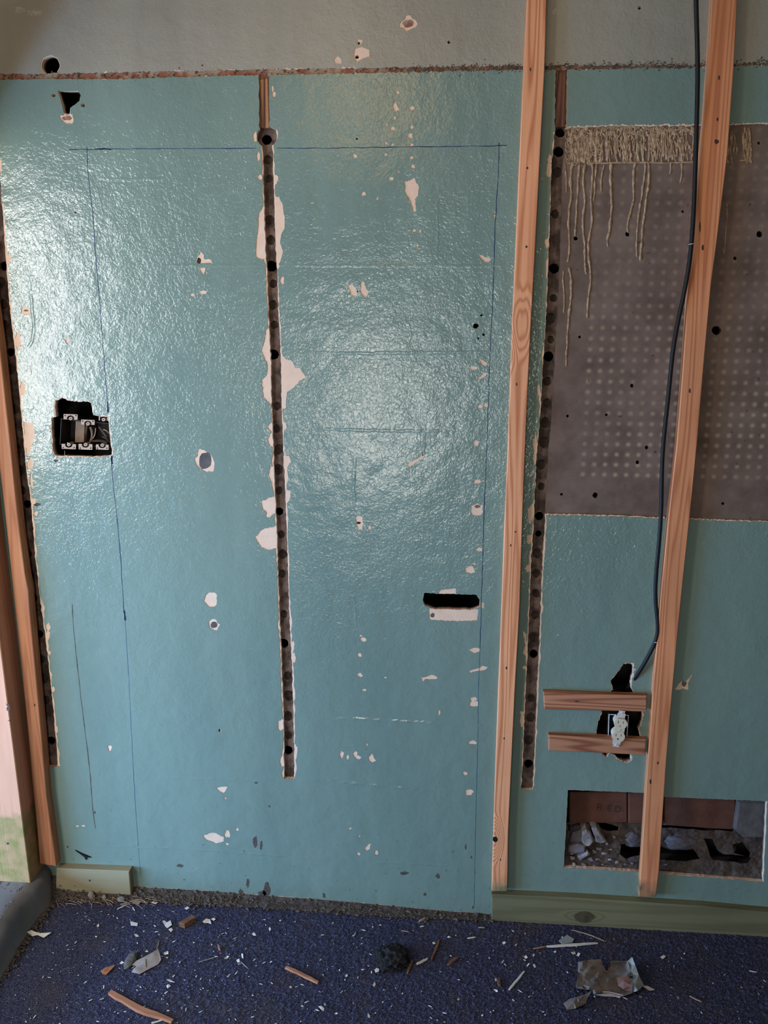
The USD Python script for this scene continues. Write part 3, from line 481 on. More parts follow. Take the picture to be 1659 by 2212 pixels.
for i, (pts, w, h) in enumerate([([(330, 573), (450, 574), (568, 575)], .004, .0010), ([(610, 573), (800, 574), (960, 574), (1110, 575)], .004, .0012), ([(650, 762), (760, 763), (900, 762), (1100, 762)], .004, .0016), ([(640, 928), (780, 929), (900, 931), (1010, 928)], .004, .0013),
                                 ([(520, 1403), (600, 1404)], .004, .001), ([(650, 1550), (700, 1551), (840, 1557), (1060, 1567)], .0045, .0016), ([(640, 1682), (740, 1690), (860, 1702), (960, 1712)], .0045, .0018), ([(300, 1679), (440, 1682), (600, 1688)], .005, .0012),
                                 ([(180, 1826), (260, 1829), (380, 1833), (560, 1845), (760, 1858)], .004, .0014), ([(800, 1861), (900, 1866), (1010, 1874)], .004, .0012), ([(200, 384), (280, 388), (360, 384)], .004, .0012), ([(768, 980), (764, 1050), (768, 1100)], .005, .0014), ([(764, 1270), (769, 1360)], .003, .001), ([(944, 428), (945, 500), (943, 565)], .003, .001), ([(918, 910), (915, 985)], .003, .001),
                                 ([(62, 600), (68, 650), (72, 720), (66, 745), (45, 752)], .004, .0016), ([(207, 398), (216, 430), (224, 470)], .003, .0012), ([(680, 1608), (745, 1612), (800, 1616)], .003, .0011), ([(1240, 1282), (1300, 1285), (1390, 1288)], .004, .0008), ([(1470, 1297), (1530, 1299)], .003, .0008), ([(760, 1612), (900, 1212)], .0001, .0001)][:-1]):
    part(wall, 'seam_ridge', seam(pts, w, h, i), M['paint'])
# dried adhesive: crust, ledge and runs over the stained board
glue = []; rg = np.random.default_rng(21)
for i in range(150):                                                     # honeycomb loops at the left
    x, y = rg.uniform(1226, 1300), rg.uniform(280, 352); r = rg.uniform(3, 6.5)
    th = np.linspace(0, 2*np.pi*rg.uniform(.6, 1.0), 9); glue.append(tube([W(x+r*math.cos(t), y+r*1.2*math.sin(t), Y_BD-.0008) for t in th], rg.uniform(.0009, .0018), 5, .8))
for i in range(190):                                                     # worms and streaks further right
    x = rg.uniform(1226, 1500) if i % 14 else rg.choice([1578, 1590, 1612, 1619])+rg.normal(0, 2.0); y = rg.uniform(274, 318); L = rg.uniform(8, 62)
    y2 = min(y+L, 352); ys = np.linspace(y, y2, 6); xs = x+np.cumsum(rg.normal(0, 1.7, 6)); glue.append(tube([W(a, b, Y_BD-.0006) for a, b in zip(xs, ys)], np.full(6, rg.uniform(.0013, .0034))*(1+.2*rg.normal(0, 1, 6)).clip(.5), 5, .6))
for i in range(170):
    x, y = rg.uniform(1224, 1502), rg.uniform(272, 292); a = rg.uniform(0, 3.1)
    glue.append(tube([W(x+t*math.cos(a), y+t*math.sin(a), Y_BD-.0006) for t in (-6, -2, 2, 6)], rg.uniform(.0015, .003), 5, .6))
part(wall, 'adhesive_crust', cat_(glue), M['glue'], smooth=True, kind='stuff', label='honeycomb of dried tan adhesive along the top of the stained board')
G7 = lambda pts: zc(pts, 3.463, 1180, 260)
Z4 = lambda pts: zc(pts, 2.765, 1059, 600)
runs = [(G7([(300, 318), (420, 320), (560, 314), (760, 314), (900, 318), (1108, 310)]), .0024), (G7([(1440, 300), (1530, 298)]), .002)]
part(wall, 'adhesive_ledge', cat_([tube([W(a, b, Y_BD-.0008) for a, b in pts], w, 6, .8) for pts, w in runs]), M['glue'], True)
drips = [(G7([(140, 320), (148, 440), (150, 540)]), .0022), (G7([(212, 310), (182, 420), (186, 560), (170, 700), (172, 860), (160, 1060)]), .0034), (G7([(250, 330), (237, 480), (225, 700), (215, 870)]), .003),
         (G7([(292, 330), (278, 480), (285, 620), (275, 760), (285, 900), (292, 1080), (300, 1150)]), .0033), (G7([(345, 330), (342, 480), (335, 600), (342, 740), (325, 860), (318, 1039), (330, 1150), (318, 1300), (310, 1480)]), .0033), (G7([(378, 330), (365, 480), (350, 600)]), .0028),
         (G7([(432, 330), (412, 450), (413, 540)]), .0024), (G7([(490, 318), (485, 500), (490, 640), (480, 760), (460, 945)]), .0036), (G7([(668, 318), (652, 470), (645, 640), (615, 740), (610, 840)]), .003), (G7([(738, 318), (728, 470), (700, 650), (680, 850), (675, 1020)]), .0028),
         (G7([(766, 318), (765, 480), (740, 640), (720, 820), (705, 1050)]), .0036), (G7([(935, 318), (925, 400)]), .0024), (G7([(1015, 318), (1012, 400), (995, 470)]), .0024), (G7([(1352, 620), (1345, 820), (1330, 1000)]), .0016), (G7([(1395, 80), (1380, 200), (1395, 330)]), .003), (G7([(1470, 90), (1480, 220), (1500, 330)]), .003),
         (Z4([(438, -40), (438, 60), (440, 130), (440, 210)]), .0024), (Z4([(470, -60), (484, 60), (466, 260), (458, 400), (455, 528)]), .0034)]
rg = np.random.default_rng(31)
for pts, w in drips:
    n = max(8, int(abs(pts[-1][1]-pts[0][1])/6)); p = spline([W(a, b, Y_BD-.0004) for a, b in pts], n); p[:, 0] += np.convolve(rg.normal(0, .0009, n+2), np.ones(3)/3, 'valid')
    r = w*(1+.25*np.sin(np.arange(n)*1.3+rg.uniform(0, 6))+.15*rg.normal(0, 1, n)).clip(.5, 1.5)*np.linspace(.9, .75, n); r[-1] *= .8
    part(wall, 'adhesive_drip', tube(p, r, 7, .7), M['glue'], True)
# spackled recesses, and holes whose dark inside is painted as flat patches
for cx, cy, rx, ry, mm in [(443, 996, 15, 20, 'mortar'), (462, 1350, 7, 7, 'mortar'), (775, 129.5, .1, .1, None), (430, 564, 4.5, 7, 'plug'), (774.5, 629.5, 4, 4.5, 'plug'), (1031, 1094, 6, 3.5, 'card'), (775, 1129.5, 4.5, 2.5, 'slot'), (934, 1329, 4.5, 4.5, 'mortar'), (56, 671, 5, 2, 'card'), (474, 1578, 2.5, 3, 'slot'), (145, 255, 10, 5, 'rust'), (881, 51, 11, 9, 'rust'), (1478, 1476, 5, 7, 'mortar')]:
    if mm: part(wall, 'spackle_and_hole_patch', extr(Polygon(wl(blob(cx, cy, rx, ry, 12, .18), Y_PL)), Y_PL-.0004, Y_PL+.002), M[mm])
for q, mm in ((blob(40, 22, 14, 7), 'flake'), (blob(78, 27, 17, 8, 14, .35), 'flake'), (blob(1197, 22, 6, 12, 12, .3), 'flake')):
    part(wall, 'whitish_smear', extr(Polygon(wl(q)), -.0003, .0004), plain('smear_%d' % int(q[0][0]), (.42, .40, .36), .6, (.25, .24, .2), 90))
M['scuff'] = plain('dark_scuff', (.05, .036, .03), .8, (.10, .085, .075), 120)
for cx, cy, rx, ry in [(551, 1818, 4.5, 12), (564, 1826, 3, 9), (535, 1908, 3.5, 8), (576, 1920, 8, 15), (569, 1930, 9, 6), (520, 1926, 6, 6), (389, 1870, 6, 4), (553, 1690, 3, 3), (582, 1742, 2.5, 3), (146, 1829, 2, 2.5), (205, 1755, 2, 3), (700, 1935, 3, 5), (918, 1932, 3, 4), (1022, 1960, 2, 3), (874, 1886, 8, 4), (946, 1893, 5, 5), (1006, 1830, 2, 6), (1018, 1852, 2, 3), (80, 1090, 7, 4), (120, 995, 5, 3)]:
    part(wall, 'scuff_mark', extr(Polygon(wl(blob(cx, cy, rx, ry, 12, .35))).buffer(0), -.0002, .0004), M['scuff'])
part(wall, 'cavity_lining', cat_([bx((-1.62, .13, -.05), (1.9, .15, 2.72)), bx((-1.62, Y_LB, -.07), (1.9, .14, -.05)), bx((-1.62, Y_LB, 2.70), (1.9, .14, 2.72)), bx((-1.64, Y_LB, -.05), (-1.62, .14, 2.72)), bx((1.9, Y_LB, -.05), (1.92, .14, 2.72))]), M['cavity'], label='dark void behind the lath')
# the wall goes on, plain, to both sides
part(wall, 'side_plaster', cat_([bx((1.92, 0, -.05), (2.6, .14, 2.72)), bx((LEFT_X-.14, 0, -.05), (-1.64, .14, 2.72))]), M['wallp'])
part(wall, 'paint_curl', slab(zc([(840, 612), (870, 625), (1020, 690), (970, 685), (962, 716)], 5.184, 0, 1720) and wl(zc([(840, 608), (905, 640), (1022, 690), (975, 684), (962, 718), (940, 680)], 5.184, 0, 1720), -.004), -.004, .0002, .0003), M['slot'], label='black curl of peeling paint low on the left')

# ================================================================ ROOM
fl = thing('floor', 'dark navy carpet strewn with paint chips and splinters', None, kind='structure')
X0, X1, Y0, Y1 = -1.19, 1.75, -.95, .0
nx, ny = 900, 290
gx, gy = np.meshgrid(np.linspace(X0, X1, nx), np.linspace(Y0, Y1, ny))
pile = np.random.default_rng(3).random(gx.shape)**2*.0042
v = np.stack([gx.ravel(), gy.ravel(), pile.ravel()-.0035], 1); i0 = (np.arange(ny-1)[:, None]*nx+np.arange(nx-1)).ravel()
cm = trimesh.Trimesh(v, np.vstack([np.stack([i0, i0+1, i0+nx+1], 1), np.stack([i0, i0+nx+1, i0+nx], 1)]), process=False)
part(fl, 'carpet', cm, M['carpet'], True, label='short dark navy carpet')
part(fl, 'carpet', cat_([bx((1.75, ROOM_Y, -.05), (2.6, .0, -.001)), bx((-1.19, ROOM_Y, -.05), (1.75, -.95, -.001)), bx((-1.19, -.95, -.06), (1.75, .0, -.012))]), M['carpet'])
DX_ = np.arange(112, 1066, 4.0); db0 = np.interp(DX_, [110, 300, 560, 800, 1060], [1944, 1944, 1958, 1975, 1988])+3*meshkit.noise(np.stack([DX_*.05, 0*DX_, 0*DX_], 1), 3)
db1 = np.interp(DX_, [p[0] for p in main_bot[::-1]], [p[1] for p in main_bot[::-1]])
def dirt(i, t):
    a, b = F(DX_[i], db0[i]+2, -.001), W(DX_[i], db1[i]+1.5, -.0005); return a+(b-a)*t+np.array([0, 0, -.35*t*(1-t)*max(b[2]-a[2], 0)])
dn = len(DX_); dv = np.array([dirt(i, t) for t in np.linspace(0, 1, 9) for i in range(dn)]); dnz = meshkit.noise(dv*160, 6)+meshkit.noise(dv*420, 7); dv[:, 1] -= .0018*np.clip(dnz, -1, 1)*.8; dv[:, 2] += .0016*dnz
di = (np.arange(8)[:, None]*dn+np.arange(dn-1)).ravel()
part(fl, 'dirt_edge', trimesh.Trimesh(dv, np.vstack([np.stack([di, di+1, di+dn+1], 1), np.stack([di, di+dn+1, di+dn], 1)]), process=False), plain('floor_grime', (.045, .038, .034), .95, (.10, .085, .075), 70, .002, 260, ramp=(.42, .62)), label='bank of grime where floor meets wall')
cc = thing('trim_1', 'grey concrete step edging the higher floor at the left', None, kind='structure')
ring = [(-1.95, .0), (-1.19, .0), (-1.19, .070), (-1.205, .084), (-1.95, .09)]
nseg = 60; ys = np.linspace(0.0, -1.3, nseg); rg = np.random.default_rng(8); vv = []; ff = []
for j, y in enumerate(ys):
    wob = .006*math.sin(j*.55)+rg.normal(0, .0016)
    for k, (x, z) in enumerate([(-1.172, -.004), (-1.186, .012), (-1.190, .040), (-1.193, .066), (-1.206, .083), (-1.235, .089), (-1.30, .088)]): vv.append((x+(wob if k < 5 else 0)+rg.normal(0, .0012), y, z+rg.normal(0, .0014)))
K = 7
for j in range(nseg-1):
    for k in range(K-1): a = j*K+k; ff += [(a, a+K, a+K+1), (a, a+K+1, a+1)]
sm = trimesh.Trimesh(vv, ff, process=False)
if sm.face_normals[:12].mean(0)[0] < 0: sm.invert()
part(cc, 'step_face', sm, M['concface'], 40, label='smooth grey front of the step')
part(cc, 'upper_floor', bx((LEFT_X-.14, SIDE_Y, -.02), (-1.225, .0, .086)), M['concrete'], label='dusty concrete of the higher floor')
part(cc, 'step_body', bx((-1.226, SIDE_Y, -.02), (-1.20, .0, .06)), M['concface'])
struct = lambda name, mesh, m, label: tag(single(name, mesh, m, label, None, kind='structure'))
struct('ceiling', bx((LEFT_X-.14, ROOM_Y, 2.62), (2.6, .0, 2.72)), M['ceil'], 'warm brown ceiling above the frame')
struct('wall_right', bx((2.6, ROOM_Y, -.05), (2.7, .14, 2.72)), M['wallp'], 'plain plaster wall at the right of the room')
lw = sbox(SIDE_Y, -.05, .14, 2.72).difference(sbox(LOW_OPENING[0], LOW_OPENING[2], LOW_OPENING[1], LOW_OPENING[3])); lm_ = extr(lw, LEFT_X-.14, LEFT_X); lm_.vertices = lm_.vertices[:, [1, 0, 2]]; lm_.invert()
struct('wall_left', lm_, M['wallp'], 'unseen plaster wall at the left of the side room with the low opening')  # out of view, holds the opening that gives the low blue light
single('unseen_header_beam', slab([(-1.345, 2.12), (-1.205, 2.12), (-1.205, 2.36), (-1.345, 2.36)], SIDE_Y, -.0005, .003), M['splinter'], 'unseen timber header over the left studs, placed to shade the top left wall', 'beam')  # beam out of view, placed to darken the top left of the wall
fw = sbox(-1.45, -.05, 2.6, 2.72).difference(sbox(FAR_WIN[0], FAR_WIN[2], FAR_WIN[1], FAR_WIN[3]))
struct('wall_front', extr(fw, ROOM_Y-.14, ROOM_Y), M['wallp'], 'plaster wall behind the camera with an unseen low window')
sw = sbox(LEFT_X-.14, -.05, -1.45, 2.72).difference(sbox(WIN[0], WIN[2], WIN[1], WIN[3]))
struct('wall_side', extr(sw, SIDE_Y-.14, SIDE_Y), M['wallp'], 'unseen plaster wall of the side room with its window')  # out of view, set close so its window lights mainly the left
struct('wall_return', bx((-1.52, ROOM_Y, -.05), (-1.45, SIDE_Y-.14, 2.72)), M['wallp'], 'plaster wall joining the side room to the back of the room')
def frame(name, r, y, label):
    o = sbox(r[0]-.06, r[2]-.06, r[1]+.06, r[3]+.06).difference(sbox(r[0], r[2], r[1], r[3]))
    t = thing(name, label, None, kind='structure'); part(t, 'frame', extr(o, y, y+.025), M['trim']); return t
w1 = frame('unseen_window_1', WIN, SIDE_Y, 'unseen window of the side room, placed to light the wall from the left')  # never in frame, surrounds the light for the left glints
zm = 1.5; part(w1, 'glazing_bar', bx((WIN[0], SIDE_Y-.012, zm-.03), (WIN[1], SIDE_Y+.02, zm+.03)), M['trim'])
frame('unseen_window_2', FAR_WIN, ROOM_Y, 'unseen low window behind the camera, placed to light the middle of the wall')  # never in frame, surrounds the light for the middle sheen
lb = thing('unseen_ceiling_lamp', 'unseen round warm lamp above the frame, placed to warm the upper wall', 'lamp', LAMP)  # fitting for the unseen warm light over the upper wall
part(lb, 'ceiling_rose', bx((LAMP[0]-.06, LAMP[1]-.06, 2.612), (LAMP[0]+.06, LAMP[1]+.06, 2.6199)), M['white'])

# ================================================================ TIMBER
TH = .022
def board(name, label, front_px, t=TH, bev=.0018, mat_=None, cat='stud', yb=-.0003, yf=None):
    yf = -t if yf is None else yf
    o = thing(name, label, cat, W(*front_px[0], yf) if False else (0, 0, 0)); part(o, 'board', slab(wl(front_px, yf), yf, yb, bev), mat_); return o
def dots(o, items, yf, name='nail_hole', m='nail'):
    for x, y, rx, ry in items: part(o, name, extr(Polygon(wl(blob(x, y, rx, ry, 10, .15), yf)), yf-.0003, yf+.001), M[m])
s1 = wood('stud_wood_middle', (.82, .40, .21), (.52, .19, .08), 'z', [(W(1069.5, 1813, -TH), 34, .034), (W(1128, 700, -TH), -17, .04), (W(1099, 760, -TH), 13, .03)], 1, green=(.17, .17, .085), gz=float(W(1079, 1904, -TH)[2]), freq=62, streak=.75)
o = board('wall_stud', 'orange pine stud with swirling grain and a black knot near its foot', [(1140, -30), (1182, -30), (1176.5, 150), (1166, 350), (1155, 560), (1145, 740), (1137, 910), (1129, 1110), (1123, 1300), (1112, 1500), (1103, 1690), (1098, 1800), (1096, 1926), (1062, 1926), (1066, 1800), (1071, 1640), (1077, 1480), (1083, 1330), (1089, 1160), (1097, 970), (1103, 800), (1107, 690), (1113, 560), (1122, 350), (1132, 130)], mat_=s1)
part(o, 'knot', extr(Polygon(wl(blob(1069.5, 1813, 5.5, 6, 14, .1), -TH)), -TH-.0004, -TH+.001), M['slot'], label='black knot')
dots(o, [(1146, 150, 1.6, 4), (1139, 363, 2, 3), (1137, 533, 2.5, 3), (1116, 830, 1.5, 3.5), (1113.5, 1149, 1.8, 2), (1103, 1178, 1.5, 2.5), (1094, 1443, 1.6, 3.5), (1089, 1595, 1.5, 2.5), (1081, 1857, 1.5, 2)], -TH)
s2 = wood('stud_wood_right', (.72, .32, .15), (.44, .14, .06), 'z', (), 2, green=(.12, .10, .06), gz=float(W(1400, 1912, -TH)[2]), freq=56, streak=.62)
o = board('wall_stud', 'orange pine stud crossing the brown spotted board, with a black cable hanging beside it', [(1539, -30), (1594, -30), (1585, 150), (1572, 330), (1554, 480), (1537, 610), (1522, 770), (1506, 960), (1491, 1110), (1477, 1240), (1462, 1390), (1452, 1500), (1440, 1640), (1431, 1770), (1424, 1880), (1417, 1938), (1380, 1938), (1387, 1840), (1397, 1680), (1406, 1560), (1416, 1420), (1430, 1260), (1444, 1120), (1462, 960), (1475, 800), (1488, 610), (1504, 430), (1522, 240), (1533, 90)], mat_=s2)
dots(o, [(1548, 306, 5, 5), (1550, 258, 2, 4), (1553, 168, 2, 5), (1518, 535, 2.5, 6), (1512, 490, 1.6, 12), (1490, 844, 2, 5), (1421, 1648, 2, 3), (1405, 1688, 2, 6)], -TH)
gp = wood('treated_plate_wood', (.17, .165, .09), (.11, .105, .055), 'x', [(W(1262, 1979, -.024), 14, .03)], 12, rough_=.75, freq=26, streak=.6)
o = board('sill_plate', 'long green treated timber plate at the foot of the two orange studs', [(1062, 1932), (1240, 1940), (1380, 1949), (1520, 1958), (2150, 2017), (2150, 2102), (1659, 2032), (1500, 2020), (1380, 2010), (1230, 1999), (1062, 1990)], t=.024, mat_=gp, cat='timber')
part(o, 'knot', extr(Polygon(wl(blob(1262, 1981, 22, 12, 20, .06), -.024)), -.0244, -.022), plain('plate_knot', (.085, .07, .035), .8, (.05, .04, .022), 60), label='oval brown knot')
gp2 = wood('treated_block_wood', (.28, .245, .145), (.19, .16, .09), 'x', (), 15, rough_=.7, freq=10, streak=.45)
o = board('sill_plate', 'short green treated timber offcut lying at the foot of the wall beside the concrete step', [(122, 1876), (200, 1879), (279, 1882), (283, 1934), (200, 1929), (120, 1924)], t=.024, mat_=gp2, cat='timber', yf=-.026)
dots(o, [(194, 1902, 2.2, 2)], -.026)
bl1 = wood('block_wood_top', (.50, .24, .13), (.27, .10, .055), 'x', (), 21, freq=48, streak=.9)
o = board('blocking', 'upper of two short orange boards nailed across the outlet opening', zc([(88, 480), (700, 505), (1512, 530), (1508, 752), (900, 738), (102, 718)], 6.38, 1160, 1420), t=.019, mat_=bl1, cat='board', yb=-.0003)
dots(o, [(1246, 1515, 5, 1.6)], -.019)
bl2 = wood('block_wood_low', (.50, .24, .13), (.25, .09, .05), 'x', (), 27, freq=50, streak=.9)
o = board('blocking', 'lower of two short orange boards nailed across the outlet opening', zc([(162, 1072), (800, 1098), (1505, 1135), (1490, 1350), (850, 1318), (158, 1284)], 6.38, 1160, 1420), t=.019, mat_=bl2, cat='board')
# left: stud against the wall, and the deeper stud on the step
s3 = wood('stud_wood_left', (.50, .235, .12), (.36, .13, .06), 'z', (), 33, freq=60, streak=.6)
o = board('wall_stud', 'slim orange stud against the wall at the left edge, ending on the concrete step', [(-60, 520), (-32, 520), (-2, 740), (22, 960), (42, 1150), (54, 1240), (61, 1275), (65, 1330), (78, 1470), (91, 1610), (100, 1720), (110, 1790), (121, 1872), (86, 1866), (80, 1790), (70, 1690), (62, 1600), (48, 1450), (32, 1310), (15, 1150), (5, 1060), (-15, 900)], mat_=s3, yf=-.034, t=.034)
dots(o, [(75, 1523, 1.6, 3)], -.034)
# stud on the step: an upright of real depth, front towards the room, its right side in shade
YA, YA2, ZB = -.090, -.040, .087
s4 = wood('stud_wood_front', (.60, .315, .19), (.47, .22, .125), 'z', (), 41, freq=46, streak=.42, green=(.19, .175, .05), gz=float(W(30, 1762, YA)[2]), gsoft=.012)
o = thing('wall_stud', 'pale peach stud with a green end standing on the concrete step at the far left', 'stud')
fr = np.array(wl([(-30, 1150), (-14, 1200), (2, 1330), (22, 1500), (34, 1600), (47, 1720), (56, 1810), (65, 1901)], YA)); top = fr[0]+(fr[0]-fr[-1])*2.4
xr = lambda z: np.interp(z, [fr[-1][1], fr[0][1], 2.62], [fr[-1][0], fr[0][0], fr[0][0]+(fr[0][0]-fr[-1][0])*.25])
pr = [(xr(z), z) for z in (ZB, .6, 1.2, 2.61)]
part(o, 'board', slab(pr+[(-1.325, 2.61), (-1.325, ZB)], YA, -.0005, .002), s4)
dots(o, [(17, 1822, 3, 2.2)], YA)
for q in ([(12, 1519), (14, 1522), (18, 1520), (21, 1524), (21, 1534), (19.5, 1534), (19, 1526), (15, 1524)], [(14.5, 1528), (16.5, 1528), (16.5, 1535), (15, 1535)], [(18.5, 1544), (23, 1543.6), (23, 1545), (19, 1545)], [(17, 1558), (20, 1555), (22.5, 1558), (20, 1556.6)]):
    part(o, 'stamp_mark', extr(Polygon(wl(q, YA)).buffer(.0004), YA-.0002, YA+.001), M['nail'])

# ================================================================ OUTLET, CABLE, SWITCH BOX
oc = W(1160+1130/6.38, 1420+985/6.38, -.024); tilt = math.radians(5.0); ct, st_ = math.cos(tilt), math.sin(tilt)
def ol(m):                                             # local (x right, y towards the room, z up) -> world, leaning a little
    m = m.copy(); v = m.vertices; S = 1.0
    m.vertices = np.stack([oc[0]+S*(v[:, 0]*ct+v[:, 2]*st_), oc[1]-v[:, 1], oc[2]+S*(v[:, 2]*ct-v[:, 0]*st_)], 1); m.invert(); return m
def lx(p, y0, y1):
    m = extr(p, y0, y1); m.invert(); return m
o = thing('power_outlet', 'ivory duplex power outlet on a loose steel strap between two orange boards', 'power outlet')
def face(cz): return Point(0, cz).buffer(.0170, 24).intersection(sbox(-.02, cz-.0143, .02, cz+.0143))
o_face = None
fac = unary_union([face(.0192), face(-.0192)])
mid = sbox(-.0135, -.012, .0135, .012)
sl = []
for cz in (.0192, -.0192): sl += [sbox(-.0080, cz+.0010, -.0058, cz+.0092), sbox(.0058, cz+.0018, .0078, cz+.0090), Point(0, cz-.0070).buffer(.0026)]
slots = unary_union(sl)
o_face = part(o, 'receptacle_face', ol(lx(fac.difference(slots), .0, .009)), M['ivory'], label='two ivory socket faces')
part(o, 'receptacle_body', ol(cat_([lx(mid, .0, .0075), lx(fac.buffer(-.001), -.02, .004)])), M['ivory'])
for s_ in sl: part(o_face, 'slot', ol(lx(s_.buffer(.0003), .004, .0045)), M['slot'])
yoke = unary_union([sbox(-.0105, -.046, .0105, .046), sbox(-.008, .044, .008, .054), sbox(-.008, -.054, .008, -.044)]).buffer(.002).buffer(-.002).difference(unary_union([Point(0, .0475).buffer(.0024), Point(0, -.0475).buffer(.0024)]))
part(o, 'mounting_strap', ol(lx(yoke, -.001, .0008)), M['steel'], label='bright metal mounting strap')
part(o, 'screw', ol(lx(Point(0, 0).buffer(.0024, 8), .007, .0088)), M['steel'])
for cz in (.0475, -.0475): part(o, 'screw', ol(lx(Point(.0005, cz).buffer(.0032, 8), .0008, .0024)), M['steel'])
ringp = Polygon(wl(zc([(990, 783), (1266, 797), (1238, 1148), (978, 1130)], 6.38, 1160, 1420), -.006)); inr = ringp.buffer(-.0016, join_style=2)
part(o, 'box_rim', extr(ringp.difference(inr).difference(Polygon(wl(zc([(940, 1090), (1220, 1100), (1200, 1180), (940, 1180)], 6.38, 1160, 1420), -.006))), -.006, -.004), M['white'], label='thin white rim of the outlet box')
part(o, 'box_wall', extr(ringp.buffer(-.0003).difference(inr), -.0035, .02), M['bakelite'])
part(o, 'box_back', extr(ringp.buffer(-.0005), .018, .03), M['slot'])
cp = [(1503, -60), (1504, 20), (1507, 150), (1505, 262), (1497, 480), (1490, 560), (1484, 600), (1457, 737), (1444, 853), (1431.5, 980), (1428, 1106), (1421, 1200), (1417, 1308), (1419, 1374), (1403, 1413), (1377, 1457), (1362, 1478)]
cyd = [-.05, -.045, -.034, -.03, -.03, -.03, -.028, -.022, -.02, -.02, -.018, -.016, -.016, -.018, -.014, -.002, .015]
pth = spline([W(a, b, y) for (a, b), y in zip(cp, cyd)]+[W(1350, 1492, .05)], 160)
o = thing('electrical_cable', 'black sheathed cable hanging down beside the right stud into the hole above the outlet', 'cable')
part(o, 'sheath', tube(pth, .0052, 12), M['rubber'], True)
for (a, b, y) in ((1494, 527, -.03), (1417.5, 1386, -.018)):
    c = W(a, b, y); part(o, 'cable_tie', tube([(c[0]+.0060*math.cos(t), c[1]+.0060*math.sin(t), c[2]+.001*math.cos(t)) for t in np.linspace(0, 2*np.pi, 17)], .0007, 5), M['white'], label='thin white tie')
SB = lambda pts: zc(pts, 8.295, 80, 840)
o = thing('switch_box', 'dark three-gang switch box with tan mounting tabs in the square hole at the left', 'electrical box')
YB = .010
bxp = Polygon(wl(SB([(420, 530), (1290, 620), (1320, 1060), (400, 1000)]), YB)); 
part(o, 'box_shell', cat_([extr(bxp.difference(bxp.buffer(-.002, join_style=2)), YB+.002, .075), extr(bxp, .073, .076)]), M['bakelite'], label='dark box shell')
part(o, 'divider', slab(wl(SB([(690, 570), (860, 600), (840, 960), (675, 965)]), .025), .025, .07, .001), M['card'], label='tan divider inside the box')
part(o, 'divider', slab(wl(SB([(430, 560), (436, 560), (426, 960), (418, 960)]), .014), .014, .07, .0005), M['bakelite'])
for (x0, y0, x1, y1, notch) in [(475, 450, 725, 545, 1), (790, 550, 1030, 640, 1), (1105, 482, 1275, 565, 1), (440, 985, 695, 1075, -1), (745, 985, 990, 1085, -1), (1055, 995, 1280, 1085, -1)]:
    p = Polygon(wl(SB([(x0, y0), (x1, y0+8), (x1, y1+8), (x0, y1)]), .006)).buffer(-.0012).buffer(.0012)
    cx, cy = (x0+x1)/2, (y1 if notch > 0 else y0)
    nt = Polygon(wl(SB(blob(cx, cy-notch*18, 66, 50, 18, 0)), .006)); h = [Polygon(wl(SB(blob(x, (y0+28 if notch > 0 else y1-22), 12, 13, 8, 0)), .006)) for x in (x0+28, x1-28)]
    tb = part(o, 'mounting_tab', extr(p.difference(unary_union([nt]+h)), .006, .009), M['tan'])
    boss = Polygon(wl(SB(blob(cx, cy-notch*14, 34, 32, 14, 0)), .007)); hole = Polygon(wl(SB(blob(cx, cy-notch*14, 10, 10, 10, 0)), .007))
    part(tb, 'screw_boss', extr(boss.difference(hole), .007, .03), M['tan'])
for pts, r, mm in [([(900, 650, .03), (880, 760, .03), (870, 930, .04)], .0035, 'brown'), ([(960, 680, .03), (990, 800, .035), (960, 940, .045)], .004, 'card'), ([(1050, 700, .02), (1045, 780, .018), (1000, 890, .025)], .0011, 'tan'), ([(1120, 680, .03), (1180, 760, .025), (1270, 880, .03)], .004, 'brown'), ([(1190, 730, .014), (1240, 748, .012), (1280, 790, .016)], .0012, 'tan'), ([(1180, 860, .03), (1240, 880, .025), (1300, 960, .03)], .0034, 'bakelite'), ([(1000, 940, .03), (1120, 930, .026), (1260, 960, .03)], .0035, 'brown'), ([(495, 1110, .004), (497, 1200, .004)], .0008, 'tan'), ([(545, 960, .003), (575, 990, .002)], .0009, 'white')]:
    part(o, 'wire', tube(spline([W(*SB([(a, b)])[0], y) for a, b, y in pts], 12), r, 8), M[mm], True)

# ================================================================ INSIDE THE NICHE
N1 = lambda pts: zc(pts, 3.614, 1200, 1690)
nb = thing('niche_back', 'dark dusty void of the long low opening at the lower right', 'cavity', kind='structure')
zf = W(1420, 1887, 0)[2]
part(nb, 'ledge', bx((W(1210, 1874)[0]-.03, Y_PL+.001, zf-.06), (W(1659, 1900)[0]+.1, .128, zf-.022)), M['mortar'], label='dusty ledge at the bottom of the opening')
hol = [Polygon(N1(q)) for q in ([(520, 490), (600, 480), (662, 500), (668, 575), (560, 605), (510, 570)], [(822, 500), (930, 490), (1050, 505), (1110, 560), (1135, 605), (1000, 622), (822, 615)], [(1165, 440), (1230, 450), (1250, 500), (1330, 560), (1540, 600), (1500, 640), (1240, 615), (1200, 540)], [(1390, 500), (1470, 470), (1530, 560), (1520, 600), (1400, 560)], [(110, 330), (400, 330), (500, 350), (500, 385), (400, 380), (300, 352), (200, 372), (112, 385)], [(840, 335), (1100, 350), (1390, 372), (1390, 392), (1100, 374), (840, 358)])]
gx_, gt_ = np.meshgrid(np.linspace(1205, 1690, 420), np.linspace(0, 1, 130)); PX_, T_ = gx_.ravel(), gt_.ravel()
py_f = np.interp(PX_, [1205, 1659, 1690], [1884, 1912, 1914]); py_b = np.interp(PX_, [1205, 1392, 1590, 1690], [1776, 1778, 1786, 1790])
